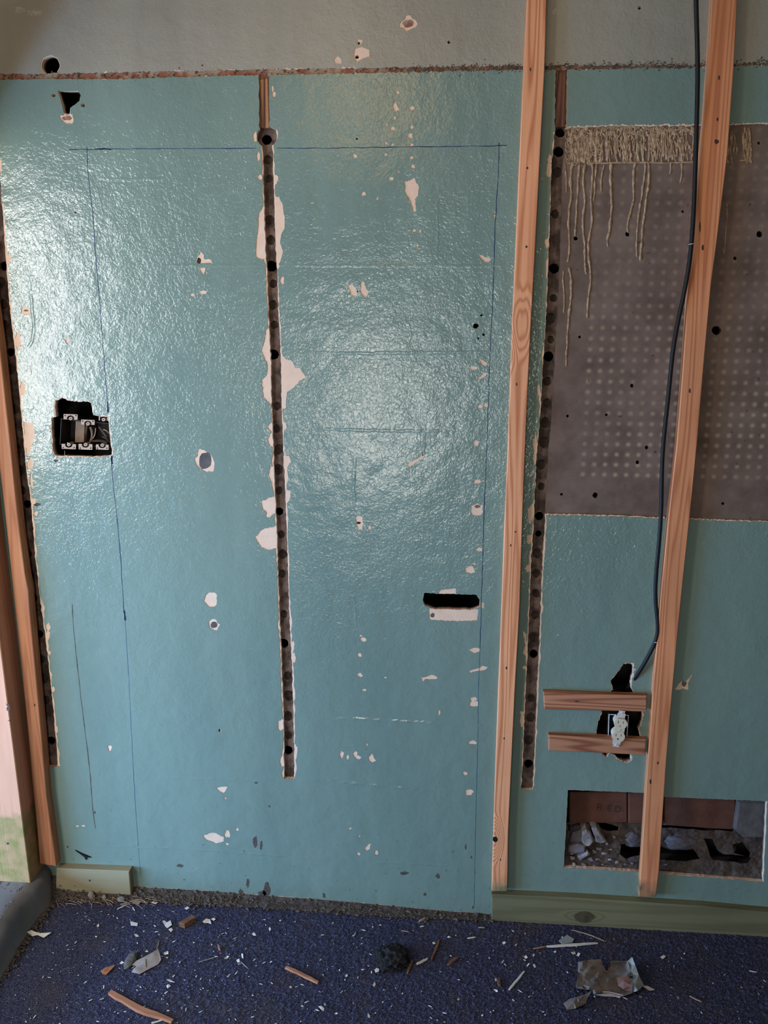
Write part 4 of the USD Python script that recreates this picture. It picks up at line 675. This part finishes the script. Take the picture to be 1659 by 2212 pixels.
PY_ = py_f+(py_b-py_f)*T_; nz_ = meshkit.noise(np.stack([PX_*.05, PY_*.07, 0*PX_], 1), 4)+.5*meshkit.noise(np.stack([PX_*.16, PY_*.2, 0*PX_], 1), 5)
vb_ = np.array([W(a, b, .004+.066*t**.8-.006*k*min(1, 6*t)) for a, b, t, k in zip(PX_, PY_, T_, nz_)]); ii = (np.arange(129)[:, None]*420+np.arange(419)).ravel()
fb2 = np.vstack([np.stack([ii, ii+1, ii+421], 1), np.stack([ii, ii+421, ii+420], 1)]); cx_ = np.stack([PX_, PY_], 1)[fb2].mean(1); hu = unary_union([Polygon(np.array(h.exterior.coords)).buffer(6).buffer(-6) for h in hol]); jit = np.stack([meshkit.noise(np.c_[cx_*.06, 0*cx_[:, :1]], 8), meshkit.noise(np.c_[cx_*.06, 0*cx_[:, :1]], 9)], 1)*4; cx_ = cx_+jit
fb2 = fb2[~shapely.contains_xy(hu, cx_[:, 0], cx_[:, 1])]
part(nb, 'mortar_bed', trimesh.Trimesh(vb_, fb2, process=False), plain('mortar_bed', (.10, .08, .07), .95, (.045, .036, .033), 26, .003, 90), True, label='grey brown mortar bed with dark hollows')
def brick(name, label, px4, y0, y1, text=None, tx=None):
    t = thing(name, label, 'brick'); bd_ = part(t, 'body', slab(wl(N1(px4), y0), y0, y1, .003), M['brick'])
    if text:
        for ch, (cx, cy, hh) in zip(text, tx):
            g = meshkit.text_mesh(ch, .8*hh/3.614*.00118, .0016); vv_ = g.vertices; c = W(*N1([(cx, cy)])[0], y0)
            g.vertices = np.stack([c[0]+vv_[:, 0]-vv_[:, 0].mean(), np.full(len(vv_), y0-.0006)+vv_[:, 2], c[2]+vv_[:, 1]-vv_[:, 1].mean()], 1); g.invert()
            part(bd_, 'letter', g, M['brickletter'])
    return t
brick('brick', 'dark red brick stamped RED in the niche, left of the stud', [(112, 80), (560, 80), (562, 318), (400, 322), (112, 316)], .055, .125, 'RED', [(350, 190, 74), (425, 200, 74), (495, 208, 76)])
brick('brick', 'plain reddish brick just behind the stud in the niche', [(570, 82), (842, 90), (842, 330), (570, 324)], .050, .125)
brick('brick', 'long dark red brick right of the stud in the niche, next to the grey block', [(850, 92), (1405, 120), (1402, 372), (1250, 366), (850, 338)], .055, .125)
o = thing('mortar_block', 'rough grey mortar block in the upper right corner of the niche', 'block')
part(o, 'body', slab(wl(N1([(1425, 150), (1700, 150), (1700, 440), (1470, 440), (1395, 370)]), .04), .04, .12, .006), M['mortar'])
# a pile of broken plaster at the left
rg = np.random.default_rng(44)
def chunk(px4, y0, y1, m, label, cat='rubble', seed=0, bev=.004, name='plaster_chunk', group=None):
    mm = slab(wl(N1(px4), y0), y0, y1, bev); s_ = mm.subdivide().subdivide().subdivide(); s_.vertices += .0028*np.stack([meshkit.noise(s_.vertices*70+seed+9*k, seed+k) for k in range(3)], 1)
    return single(name, s_, m, label, cat, group)
chunk([(108, 470), (130, 400), (200, 385), (208, 470), (190, 500), (108, 500)], .03, .08, M['lumpgrey'], 'small bluish grey lump at the left end of the niche', seed=1)
chunk([(205, 400), (240, 372), (275, 400), (300, 470), (265, 510), (225, 515), (200, 470)], .018, .07, M['rubble'], 'pale cracked plaster chunk in the niche, left of the crack', seed=2)
chunk([(275, 365), (320, 365), (360, 420), (398, 480), (350, 490), (310, 475), (300, 430)], .02, .07, M['rubble'], 'pale cracked plaster chunk in the niche, right of the crack', seed=3)
chunk([(100, 505), (180, 495), (230, 510), (225, 560), (150, 570), (100, 560)], .012, .07, M['lumpgrey'], 'flat grey plaster slab under the pale chunks in the niche', seed=4)
chunk([(170, 590), (250, 555), (265, 575), (190, 625)], .008, .03, M['rubble'], 'small tilted pale plaster piece at the front of the niche', seed=5)
def heap(name, label, c, r, m, seed, amp=.25, freq=2.2, cat='rubble'):
    return single(name, lump(c, r, amp, seed, 4, freq, flatbase=zf-.0185), m, label, cat, smooth=True)
heap('grey_lump', 'rounded bluish grey lump in the niche just left of the stud', W(*N1([(600, 425)])[0], .070), (.028, .022, .024), M['lumpgrey'], 5, .28, 2.8)
heap('grey_lump', 'broad bluish grey slab in the niche just right of the stud', W(*N1([(950, 450)])[0], .066), (.054, .022, .022), M['lumpgrey'], 6, .25, 2.6)
heap('dark_lump', 'small grey lump inside the dark hollow at the right end of the niche', W(*N1([(1330, 510)])[0], .085), (.022, .016, .014), M['mortar'], 9, .3)
fr_ = np.random.default_rng(77); frs = [(345, 520, 26), (385, 555, 24), (425, 600, 20), (300, 540, 26), (215, 645, 24), (150, 640, 22), (330, 600, 20), (455, 425, 26), (480, 625, 16), (600, 632, 14), (262, 440, 18), (160, 525, 24), (370, 640, 14), (130, 590, 22), (430, 520, 18), (280, 600, 26), (245, 660, 18), (400, 480, 18), (310, 650, 14), (545, 640, 12), (130, 555, 18), (355, 470, 16), (860, 640, 12), (1010, 655, 10)]
for k, (cx, cy, r_) in enumerate(frs):
    rr = np.random.default_rng(100+k); px_, py_ = N1([(cx, cy)])[0]; t_ = (np.interp(px_, [1205, 1659], [1884, 1912])-py_)/110.0; yb_ = .004+.066*max(t_, .01)**.8
    R_ = r_/3.614*.00118; pts_ = rr.normal(0, 1, (11, 3)); pts_ /= np.linalg.norm(pts_, axis=1)[:, None]; pts_ *= np.array([R_*1.3, R_*.8, R_*.85])*rr.uniform(.8, 1.15, 3)
    hm_ = trimesh.convex.convex_hull(pts_); hm_.apply_translation(W(px_, py_, max(yb_-.006-R_*.2, R_*.8+.001))); single('plaster_fragment', hm_, M['rubble'] if k % 3 else M['lumpgrey'], 'small angular plaster fragment among the rubble in the niche', 'rubble', 'small plaster fragments heaped in the niche')
# crumbs
def crumbs(fn, n, smin, smax, seed, flatz=.6, elong=1.6):
    rng = np.random.default_rng(seed); base = trimesh.creation.icosphere(subdivisions=0); V, Fc = [], []
    for i in range(n):
        s = smin*(smax/smin)**(rng.random()**1.8); a = rng.uniform(0, 6.28); e = rng.uniform(1, elong)
        v = base.vertices*(1+rng.uniform(-.35, .35, (12, 1)))*np.array([s*e, s/e**.5, s*flatz]); v = np.stack([v[:, 0]*math.cos(a)-v[:, 1]*math.sin(a), v[:, 0]*math.sin(a)+v[:, 1]*math.cos(a), v[:, 2]], 1)
        p = fn(rng); V.append(v+p+[0, 0, s*flatz*.5]); Fc.append(base.faces+12*i)
    return trimesh.Trimesh(np.vstack(V), np.vstack(Fc), process=False)
xl, xr_ = W(1215, 1874)[0], W(1655, 1900)[0]
single('niche_crumbs', crumbs(lambda r: np.array([r.uniform(xl, xl+(xr_-xl)*r.uniform(.2, 1)), r.uniform(.003, .02), zf-.016]), 700, .001, .0045, 3), M['crumbs'], 'loose plaster crumbs lying on the niche ledge', 'debris', kind='stuff')

# ================================================================ FLOOR DEBRIS
def sheet(ring, mat_, name, label, cat, group=None, h=.0006, amp=.0, inner=0, thick=.0006, seed=0, parent=None, zf_=None):
    """A thin piece lying on the floor: ring of (px, py, height) picture points."""
    rng = np.random.default_rng(seed+int(ring[0][0])); P2 = np.array([(a[0], a[1]) for a in ring], float); Hh = np.array([(a[2] if len(a) > 2 else h) for a in ring])
    pg = Polygon(P2).buffer(0); pts = list(P2); hs = list(Hh)
    for _ in range(inner*6):
        if len(pts) >= len(P2)+inner: break
        q = (rng.uniform(*P2[:, 0][[P2[:, 0].argmin(), P2[:, 0].argmax()]]), rng.uniform(*P2[:, 1][[P2[:, 1].argmin(), P2[:, 1].argmax()]]))
        if pg.contains(Point(q)): pts.append(np.array(q)); hs.append(h+abs(rng.normal(0, amp)) if zf_ is None else zf_(*q))
    pts = np.array(pts)
    if inner == 0:
        vv_, f = trimesh.creation.triangulate_polygon(pg if isinstance(pg, Polygon) else max(pg.geoms, key=lambda g: g.area), engine='earcut'); idx = np.argmin(((vv_[:, None]-pts[None])**2).sum(-1), 1); f = idx[f]
    else:
        f = Delaunay(pts).simplices; f = np.array([t for t in f if pg.contains(Point(pts[t].mean(0)))])
    top = np.array([F(a, b, c+thick) for (a, b), c in zip(pts, hs)]); bot = top-[0, 0, thick]
    # face up
    nrm = np.cross(top[f[:, 1]]-top[f[:, 0]], top[f[:, 2]]-top[f[:, 0]])[:, 2]; f = np.where((nrm < 0)[:, None], f[:, ::-1], f)
    n_ = len(top); fs = [tuple(t) for t in f]+[(t[2]+n_, t[1]+n_, t[0]+n_) for t in f]
    from collections import Counter
    e = Counter(); 
    for t in f:
        for a, b in ((t[0], t[1]), (t[1], t[2]), (t[2], t[0])): e[(a, b)] += 1
    for (a, b) in e:
        if (b, a) not in e: fs += [(b, a, a+n_), (b, a+n_, b+n_)]
    m = trimesh.Trimesh(np.vstack([top, bot]), fs, process=False)
    if parent is not None: return part(parent, name, m, mat_, 55 if inner > 8 else False)
    return single(name, m, mat_, label, cat, group)
def stick(p0, p1, w, h, mat_, name, label, cat='splinter', taper=.5, seed=0, bend=.0, group=None):
    """A sliver of wood from one picture point to another, w and h in metres."""
    rng = np.random.default_rng(seed+int(p0[0])); a, b = F(*p0), F(*p1); n_ = 9; t = np.linspace(0, 1, n_)
    c = a+(b-a)*t[:, None]; d = (b-a)/np.linalg.norm(b-a); s = np.array([-d[1], d[0], 0]); c = c+s*(bend*np.sin(np.pi*t)+rng.normal(0, w*.06, n_))[:, None]
    ww = w*(taper+(1-taper)*np.sin(np.pi*(.15+.8*t)))*(1+rng.normal(0, .07, n_)); V = []
    for i in range(n_):
        for (u, v_) in ((-1, 0), (-.8, 1), (.8, 1), (1, 0)): V.append(c[i]+s*u*ww[i]/2+[0, 0, v_*h*(1 if 0 < i < n_-1 else .75)])
    Fc = []
    for i in range(n_-1):
        for k in range(4): a_, b_ = i*4+k, i*4+(k+1) % 4; Fc += [(a_, b_, b_+4), (a_, b_+4, a_+4)]
    Fc += [(0, 2, 1), (0, 3, 2), (4*n_-4, 4*n_-3, 4*n_-2), (4*n_-4, 4*n_-2, 4*n_-1)]
    m = trimesh.Trimesh(V, Fc, process=False); trimesh.repair.fix_normals(m); return single(name, m, mat_, label, cat, group)
K1 = lambda pts: zc(pts, 4.608, 200, 1900)
K2 = lambda pts: zc(pts, 4.608, 560, 1950)
K3 = lambda pts: zc(pts, 4.1475, 860, 1980)
K4 = lambda pts: zc(pts, 3.614, 1200, 1990)
stick(K1([(165, 1135)])[0], K1([(800, 1415)])[0], .018, .007, M['splinter'], 'wood_splinter', 'longest orange wood splinter at the bottom edge of the photo, lower left', taper=.55, bend=-.006)
stick(K2([(265, 648)])[0], K2([(588, 800)])[0], .0105, .006, M['splinter'], 'wood_splinter', 'straight orange wood splinter on the carpet below the middle groove', taper=.6)
stick(K3([(368, 212)])[0], K3([(300, 392)])[0], .0075, .004, M['splinter2'], 'wood_splinter', 'brown splinter touching a small white shaving right of the dark fuzz clump', taper=.4)
stick(K3([(128, 396)])[0], K3([(82, 512)])[0], .008, .004, M['splinter2'], 'wood_splinter', 'brown splinter lying against the dark fuzz clump', taper=.5)
stick(K3([(528, 370)])[0], K3([(445, 438)])[0], .009, .004, M['splinter2'], 'wood_splinter', 'ragged brown splinter right of the small white shaving', taper=.5)
stick(K3([(900, 555)])[0], K3([(908, 630)])[0], .009, .004, M['splinter2'], 'wood_splinter', 'short brown splinter with a white chip at its end, left of the white stick', taper=.5)
stick(K3([(165, 430)])[0], K3([(268, 378)])[0], .0075, .003, M['whitewood'], 'wood_shaving', 'small white leaf-shaped shaving beside a brown splinter', 'shaving', taper=.35)
stick(K3([(992, 658)])[0], K3([(1130, 495)])[0], .0068, .003, M['whitewood'], 'wood_shaving', 'straight white stick left of the crumpled paper', 'shaving', taper=.55)
stick(K3([(1330, 272)])[0], (1291, 2038), .0085, .003, M['whitewood'], 'wood_shaving', 'longest white shaving above the crumpled paper', 'shaving', taper=.4)
stick(K3([(1208, 290)])[0], K3([(1332, 270)])[0], .004, .002, M['splinter'], 'wood_splinter', 'thin red-brown sliver at the left tip of the longest white shaving', taper=.5)
stick((1234, 2009), (1305, 2033), .0035, .002, M['tanwood'], 'twig', 'thin bent tan twig under the green plate, above the long white shaving', 'twig', bend=.004)
stick(K4([(1045, 585)])[0], K4([(1140, 632)])[0], .004, .002, M['tanwood'], 'twig', 'short pale twig right of the crumpled paper', 'twig')
stick(K4([(1512, 388)])[0], K4([(1570, 399)])[0], .003, .0015, M['whitewood'], 'wood_shaving', 'tiny white sliver at the far right of the carpet', 'shaving')
stick(K3([(620, 197)])[0], K3([(695, 187)])[0], .004, .002, M['whitewood'], 'wood_shaving', 'short white shaving below the left end of the green plate', 'shaving', taper=.3)
stick(K3([(718, 98)])[0], K3([(778, 101)])[0], .004, .002, M['tanwood'], 'wood_shaving', 'tan shaving right under the left end of the green plate', 'shaving')
stick(K3([(28, 127)])[0], K3([(96, 139)])[0], .0032, .002, M['tanwood'], 'wood_shaving', 'thin tan shaving above the dark fuzz clump', 'shaving')
stick(K1([(585, 1432)])[0], K1([(712, 1396)])[0], .005, .002, M['whitewood'], 'wood_shaving', 'white sliver beside the tip of the longest orange splinter', 'shaving')
stick(K1([(1052, 825)])[0], K1([(1228, 772)])[0], .0022, .0015, M['greyflake'], 'twig', 'thin grey stalk right of the torn grey card', 'twig')
stick(K1([(1470, 815)])[0], K1([(1545, 885)])[0], .0025, .0015, M['greyflake'], 'twig', 'short grey stalk hanging from a leaf-shaped flake', 'twig')
stick(K1([(245, 298)])[0], K1([(332, 256)])[0], .0035, .002, M['whitewood'], 'wood_shaving', 'pale sliver just below the right end of the short green offcut', 'shaving')
stick(K1([(398, 278)])[0], K1([(420, 312)])[0], .003, .002, M['whitewood'], 'wood_shaving', 'tiny pale sliver right of the offcut corner', 'shaving')
stick((0, 0) if False else K1([(640, 690)])[0], K1([(662, 612)])[0], .003, .0015, M['tanwood'], 'twig', 'thin stalk rising from the upper corner of the torn grey card', 'twig')
stick(K2([(1590, 190)])[0], (920, 1984), .007, .004, M['tanwood'], 'wood_splinter', 'dull tan splinter in the grime below the blue wall', taper=.5)
stick(K2([(1460, 712)])[0] if False else K1([(1250, 655)])[0], K1([(1268, 712)])[0], .005, .003, M['splinter'], 'wood_splinter', 'very small orange splinter between the grey card and the leaf-shaped flakes')
sheet([(a, b, c) for (a, b), c in zip(K1([(80, 905), (140, 870), (225, 848), (180, 900), (135, 945), (100, 935)]), (.001, .004, .001, .002, .001, .001))], M['splinter'], 'bark_piece', 'leaf-shaped orange splinter left of the torn grey card', 'splinter', thick=.002)
o = thing('grey_card', 'torn grey card with dark creases and a foam strip, lower left of the carpet', 'card')
sheet([(a, b, c) for (a, b), c in zip(K1([(388, 850), (440, 805), (560, 745), (650, 690), (668, 740), (682, 795), (655, 842), (560, 890), (470, 938), (388, 920), (412, 880), (435, 868), (420, 852)]), (.004, .008, .010, .009, .006, .003, .001, .001, .001, .001, .003, .004, .004))], M['greycard'], 'card', None, None, inner=10, h=.004, amp=.002, thick=.0012, parent=o)
part(o, 'foam_strip', lump(F(*K1([(378, 815)])[0])+[0, 0, .005], (.011, .026, .006), .3, 4, 3), M['foam'], True, label='frayed grey foam edge')
sheet([(*q, .006) for q in K1([(372, 752), (400, 715), (438, 712), (436, 730), (400, 748), (380, 765)])], M['flake'], 'pale_edge', None, None, thick=.002, parent=o)
part(o, 'crease', cat_([tube([F(*K1([q])[0], z) for q, z in (((530, 790), .0098), ((535, 870), .0052))], .0007, 5)]), M['slot'])
# brown wood chunk, pebbles, fuzz
c = [F(*q) for q in K1([(862, 470), (992, 398), (1028, 420), (918, 486)])]
mm = trimesh.convex.convex_hull(np.vstack([c, np.array(c)+[0, 0, .016]])); single('wood_chunk', mm, M['splinter2'], 'small brown block of wood near the wall at the left', 'wood piece')
for (cx, cy, rx, ry, lab) in ((198, 1941, .0095, .014, 'rounded pale pebble leaning on the short green offcut'), (226, 1944, .006, .010, 'narrow bluish pebble right of the rounded one'), (262, 1945, .012, .007, 'dark grey stone under the right end of the offcut')):
    single('pebble', lump(F(cx, cy)+[0, 0, ry*.7], (rx, rx*.8, ry), .12, int(cx), 3), M['stone'], lab, 'stone', smooth=True)
single('fuzz_clump', lump(F(846, 2074)+[0, 0, .008], (.034, .034, .016), .5, 12, 5, 4.0), M['fuzz'], 'black clump of carpet fuzz in the middle of the floor', 'fuzz', smooth=True)
sheet([(*q, .001) for q in K1([(370, 215), (410, 165), (470, 150), (508, 195), (460, 240)])], M['tan'], 'plaster_flake', 'tan flake at the right end of the short green offcut', 'flake', thick=.003)
sheet([(1207, 2031), (1225, 2019), (1240, 2028), (1237, 2035), (1215, 2039)], M['greyflake'], 'plaster_flake', 'grey green flake between the twig and the longest white shaving', 'flake', thick=.002)
sheet([(*q, z) for q, z in zip(zc([(302, 1520), (350, 1498), (430, 1532), (500, 1530), (575, 1524), (490, 1582), (420, 1552), (360, 1566)], 5.184, 0, 1720), (.004, .008, .004, .004, .007, .002, .005, .001))], M['flake'], 'paint_strip', 'curled white paint strip against the concrete step', 'paint strip', thick=.001)
# crumpled paper at the lower right
o = thing('crumpled_paper', 'crumpled dirty paper wrapper lying on the carpet at the lower right', 'paper')
def hz(x, y): return .013+.006*math.sin((x-1240)*.05)+.006*math.sin((y-2060)*.10+x*.03)+.003*math.sin(x*.21+y*.17)+.002*math.sin(x*.4-y*.31)
bodyr = K4([(176, 318), (250, 302), (355, 296), (400, 390), (430, 310), (560, 312), (598, 400), (606, 500), (600, 560), (520, 588), (420, 560), (300, 572), (288, 540), (230, 532), (160, 520), (172, 430)])
bh = (.018, .020, .022, .008, .020, .020, .018, .014, .008, .006, .010, .010, .008, .010, .008, .016)
sheet([(a, b, c) for (a, b), c in zip(bodyr, bh)], M['paper'], 'sheet', None, None, inner=170, thick=.0008, parent=o, zf_=lambda x, y: max(.004, hz(x, y)))
sheet([(a, b, c) for (a, b), c in zip(K4([(560, 312), (598, 278), (622, 340), (650, 420), (690, 500), (640, 545), (606, 552), (600, 470), (590, 390)]), (.026, .036, .030, .022, .010, .004, .006, .020, .024))], M['bluepaper'], 'folded_edge', None, None, inner=6, h=.018, amp=.004, thick=.0008, parent=o)
sheet([(a, b, c) for (a, b), c in zip(K4([(480, 440), (560, 420), (590, 470), (600, 545), (545, 540), (490, 500)]), (.028, .028, .022, .012, .014, .022))], M['pinkpaper'], 'pink_patch', None, None, inner=5, h=.024, amp=.002, thick=.0006, parent=o)
sheet([(a, b, c) for (a, b), c in zip(K4([(62, 640), (110, 605), (165, 590), (225, 572), (284, 542), (250, 600), (238, 640), (150, 682), (90, 690)]), (.002, .006, .010, .012, .016, .008, .002, .001, .001))], M['paper'], 'torn_flap', None, None, inner=6, h=.006, amp=.003, thick=.0008, parent=o)
sheet([(a, b, c) for (a, b), c in zip(K4([(682, 500), (720, 505), (776, 535), (735, 542), (690, 515)]), (.008, .008, .003, .001, .004))], M['greycard'], 'corner_tab', None, None, thick=.0008, parent=o)
sheet([(a, b, c) for (a, b), c in zip(K4([(290, 540), (420, 548), (530, 575), (500, 598), (470, 590), (380, 585), (300, 572)]), (.010, .012, .008, .001, .001, .002, .002))], M['greycard'], 'lower_fold', None, None, thick=.0008, parent=o)
part(o, 'hole', lump(F(*K4([(592, 436)])[0], .027), (.003, .004, .001), .1, 3, 2), M['slot'])
# flakes of paint, each its own
big = [K1([(695, 410), (712, 405), (740, 425), (775, 405), (790, 450), (745, 482), (720, 460)]), K1([(1095, 415), (1130, 388), (1170, 395), (1182, 440), (1150, 430), (1110, 430)]), K1([(1178, 392), (1200, 380), (1225, 392), (1205, 408)]), K1([(375, 415), (450, 432), (445, 460), (380, 455)]),
       K1([(705, 730), (750, 708), (755, 738), (720, 748)]), K1([(580, 228), (615, 213), (648, 225), (630, 243)]), K1([(915, 285), (940, 266), (965, 282), (935, 300)]), K1([(1228, 190), (1255, 185), (1280, 205), (1255, 228)]), K1([(735, 1055), (755, 1040), (780, 1058), (745, 1085)]), K1([(735, 995), (760, 990), (820, 1022), (770, 1016)]),
       K1([(1310, 785), (1340, 757), (1362, 765), (1335, 787)]), K1([(1430, 800), (1460, 785), (1465, 822), (1440, 822)]), K1([(1480, 735), (1498, 740), (1500, 785), (1485, 775)]), K1([(268, 830), (290, 810), (314, 825), (285, 842)]), K1([(415, 545), (440, 543), (462, 565), (430, 568)]), K1([(1585, 540), (1605, 522), (1628, 555), (1600, 556)]), K1([(755, 495), (785, 478), (800, 500), (780, 522)]), K1([(522, 710), (540, 700), (555, 715), (535, 722)]), K1([(40, 460), (60, 437), (66, 460), (50, 470)]), K1([(1335, 968), (1365, 936), (1370, 945), (1350, 970)]),
       K2([(588, 1030), (620, 1028), (648, 1050), (640, 1078), (610, 1055)]), K2([(750, 1100), (765, 1090), (782, 1102), (765, 1112)]), K2([(1078, 1095), (1105, 1125), (1100, 1145), (1080, 1140)]), K2([(1130, 815), (1148, 785), (1160, 810), (1145, 838)]), K2([(1148, 665), (1170, 647), (1195, 660), (1190, 685), (1155, 695)]), K2([(855, 725), (875, 705), (882, 730), (862, 738)]), K2([(415, 1022), (430, 1015), (445, 1032), (425, 1040)]), K2([(300, 832), (315, 825), (325, 845), (308, 852)]), K2([(92, 255), (105, 240), (116, 262), (104, 285)]), K2([(1238, 408), (1250, 412), (1256, 438), (1244, 436)]), K2([(198, 176), (215, 168), (222, 178), (205, 183)]), K2([(925, 325), (945, 318), (962, 285), (955, 320), (938, 332)]), K2([(105, 590), (122, 578), (130, 585), (115, 596)]),
       K3([(932, 232), (948, 220), (966, 232), (948, 249)]), K3([(440, 182), (455, 172), (474, 182), (455, 190)]), K3([(1600, 345), (1615, 320), (1633, 330), (1618, 356)]), K3([(1130, 360), (1145, 342), (1162, 368), (1140, 376)]), K3([(1205, 350), (1215, 328), (1228, 340), (1216, 356)]), K3([(1150, 440), (1165, 418), (1180, 420), (1160, 445)]), K3([(1208, 430), (1222, 422), (1236, 450), (1222, 458)]), K3([(855, 650), (880, 652), (896, 668), (880, 675)]), K3([(865, 555), (880, 548), (886, 572), (870, 580)]), K3([(742, 880), (755, 872), (764, 886), (750, 894)]), K3([(530, 738), (543, 728), (552, 742), (540, 750)]), K3([(305, 232), (325, 226), (338, 240), (320, 248)]), K3([(1393, 312), (1408, 303), (1420, 316), (1405, 324)]), K3([(1548, 318), (1585, 312), (1590, 335), (1565, 336)]),
       K4([(818, 278), (845, 262), (860, 275), (838, 295)])]
LM = {'torn grey card': (318, 2078), 'long orange splinter at the lower left': (305, 2175), 'straight orange splinter': (652, 2107), 'black fuzz clump': (845, 2072), 'crumpled paper': (1305, 2110), 'longest white shaving': (1235, 2042), 'straight white stick': (1113, 2118), 'brown wood block': (404, 1996), 'curled paint strip by the step': (84, 2017), 'short green offcut': (205, 1905), 'leaf-shaped orange splinter': (233, 2096), 'left end of the green plate': (1075, 1990), 'small leaf-shaped white shaving': (912, 2078)}
def place(q):
    c = np.mean(np.array(q), 0); k = min(LM, key=lambda n_: math.hypot(c[0]-LM[n_][0], c[1]-LM[n_][1])); d = c-np.array(LM[k]); a_ = math.degrees(math.atan2(d[1], d[0])) % 360
    return k, ['right of', 'below right of', 'below', 'below left of', 'left of', 'above left of', 'above', 'above right of'][int(((a_+22.5) % 360)//45)], float(np.hypot(*d))
spots = [place(q) for q in big]; labs = [None]*len(big)
for key in sorted(set(p[:2] for p in spots)):
    ids = sorted([i for i, p in enumerate(spots) if p[:2] == key], key=lambda i: spots[i][2])
    for r_, i in enumerate(ids):
        rank = '' if len(ids) == 1 else ', nearest one' if r_ == 0 else ', farthest one' if r_ == len(ids)-1 else ', ' + ['', 'second', 'third', 'fourth', 'fifth', 'sixth', 'seventh'][r_] + ' nearest'
        labs[i] = f'white paint flake on carpet {key[1]} the {key[0]}{rank}'
for i, q in enumerate(big):
    rgf = np.random.default_rng(i); sheet([(a, b, .0008+rgf.uniform(0, .0025)) for a, b in q], M['flake'], 'paint_flake', labs[i], 'paint flake', 'fallen paint flakes on the carpet', thick=.0008)
def onfloor(r):
    while True:
        px, py = r.uniform(20, 1659), r.uniform(1930, 2212); lim = np.interp(px, [0, 110, 300, 560, 1060, 1659], [2120, 1975, 1960, 1974, 2008, 2052])
        if py > lim and r.random() < (1.0 if px < 560 else .5 if px < 1150 else .28)*(1.3-.5*(py-lim)/260): return F(px, py, .0006)
single('carpet_specks', crumbs(onfloor, 720, .0006, .0030, 51, .3, 3.0), M['specks'], 'fine pale specks of paint and wood scattered over the carpet', 'debris', kind='stuff')
def base(r):
    i = int(r.integers(0, dn)) if r.random() < .55 else int(r.integers(0, int(dn*.42)))
    return dirt(i, r.random()**1.3)+np.array([0, -r.exponential(.004), .0005])
sk = thing('skirting_debris', 'band of grit, straw and plaster crumbs along the foot of the wall', 'debris', kind='stuff')
part(sk, 'grit', crumbs(base, 2600, .0008, .0048, 61, .7, 2.0), M['crumbs'], kind='stuff')
straw = []; rg = np.random.default_rng(71)
for i in range(70):
    px = rg.uniform(120, 330); py = rg.uniform(1930, 1955); a = F(px, py, rg.uniform(.002, .012)); th = rg.uniform(-.6, .6)+(0 if rg.random() < .7 else 1.3); L = rg.uniform(.012, .035)
    straw.append(tube([a, a+[L*.5*math.cos(th), -L*.5*abs(math.sin(th)), rg.uniform(-.002, .004)], a+[L*math.cos(th), -L*abs(math.sin(th)), -.001]], rg.uniform(.0005, .0011), 4))
part(sk, 'straw', cat_(straw), M['tanwood'], kind='stuff')
single('step_debris', crumbs(lambda r: np.array([r.uniform(-1.45, -1.225), r.uniform(-.45, -.02), .0865]), 1500, .0008, .004, 81, .5, 2.5), M['crumbs'], 'pale debris scattered on the higher concrete floor at the left', 'debris', kind='stuff')
single('step_foot_dirt', crumbs(lambda r: np.array([-1.176+abs(r.normal(0, .012)), r.uniform(-.42, -.02), .0]), 420, .0012, .006, 83, .7, 2.0), M['crumbs'], 'dark grit along the foot of the concrete step', 'debris', kind='stuff')
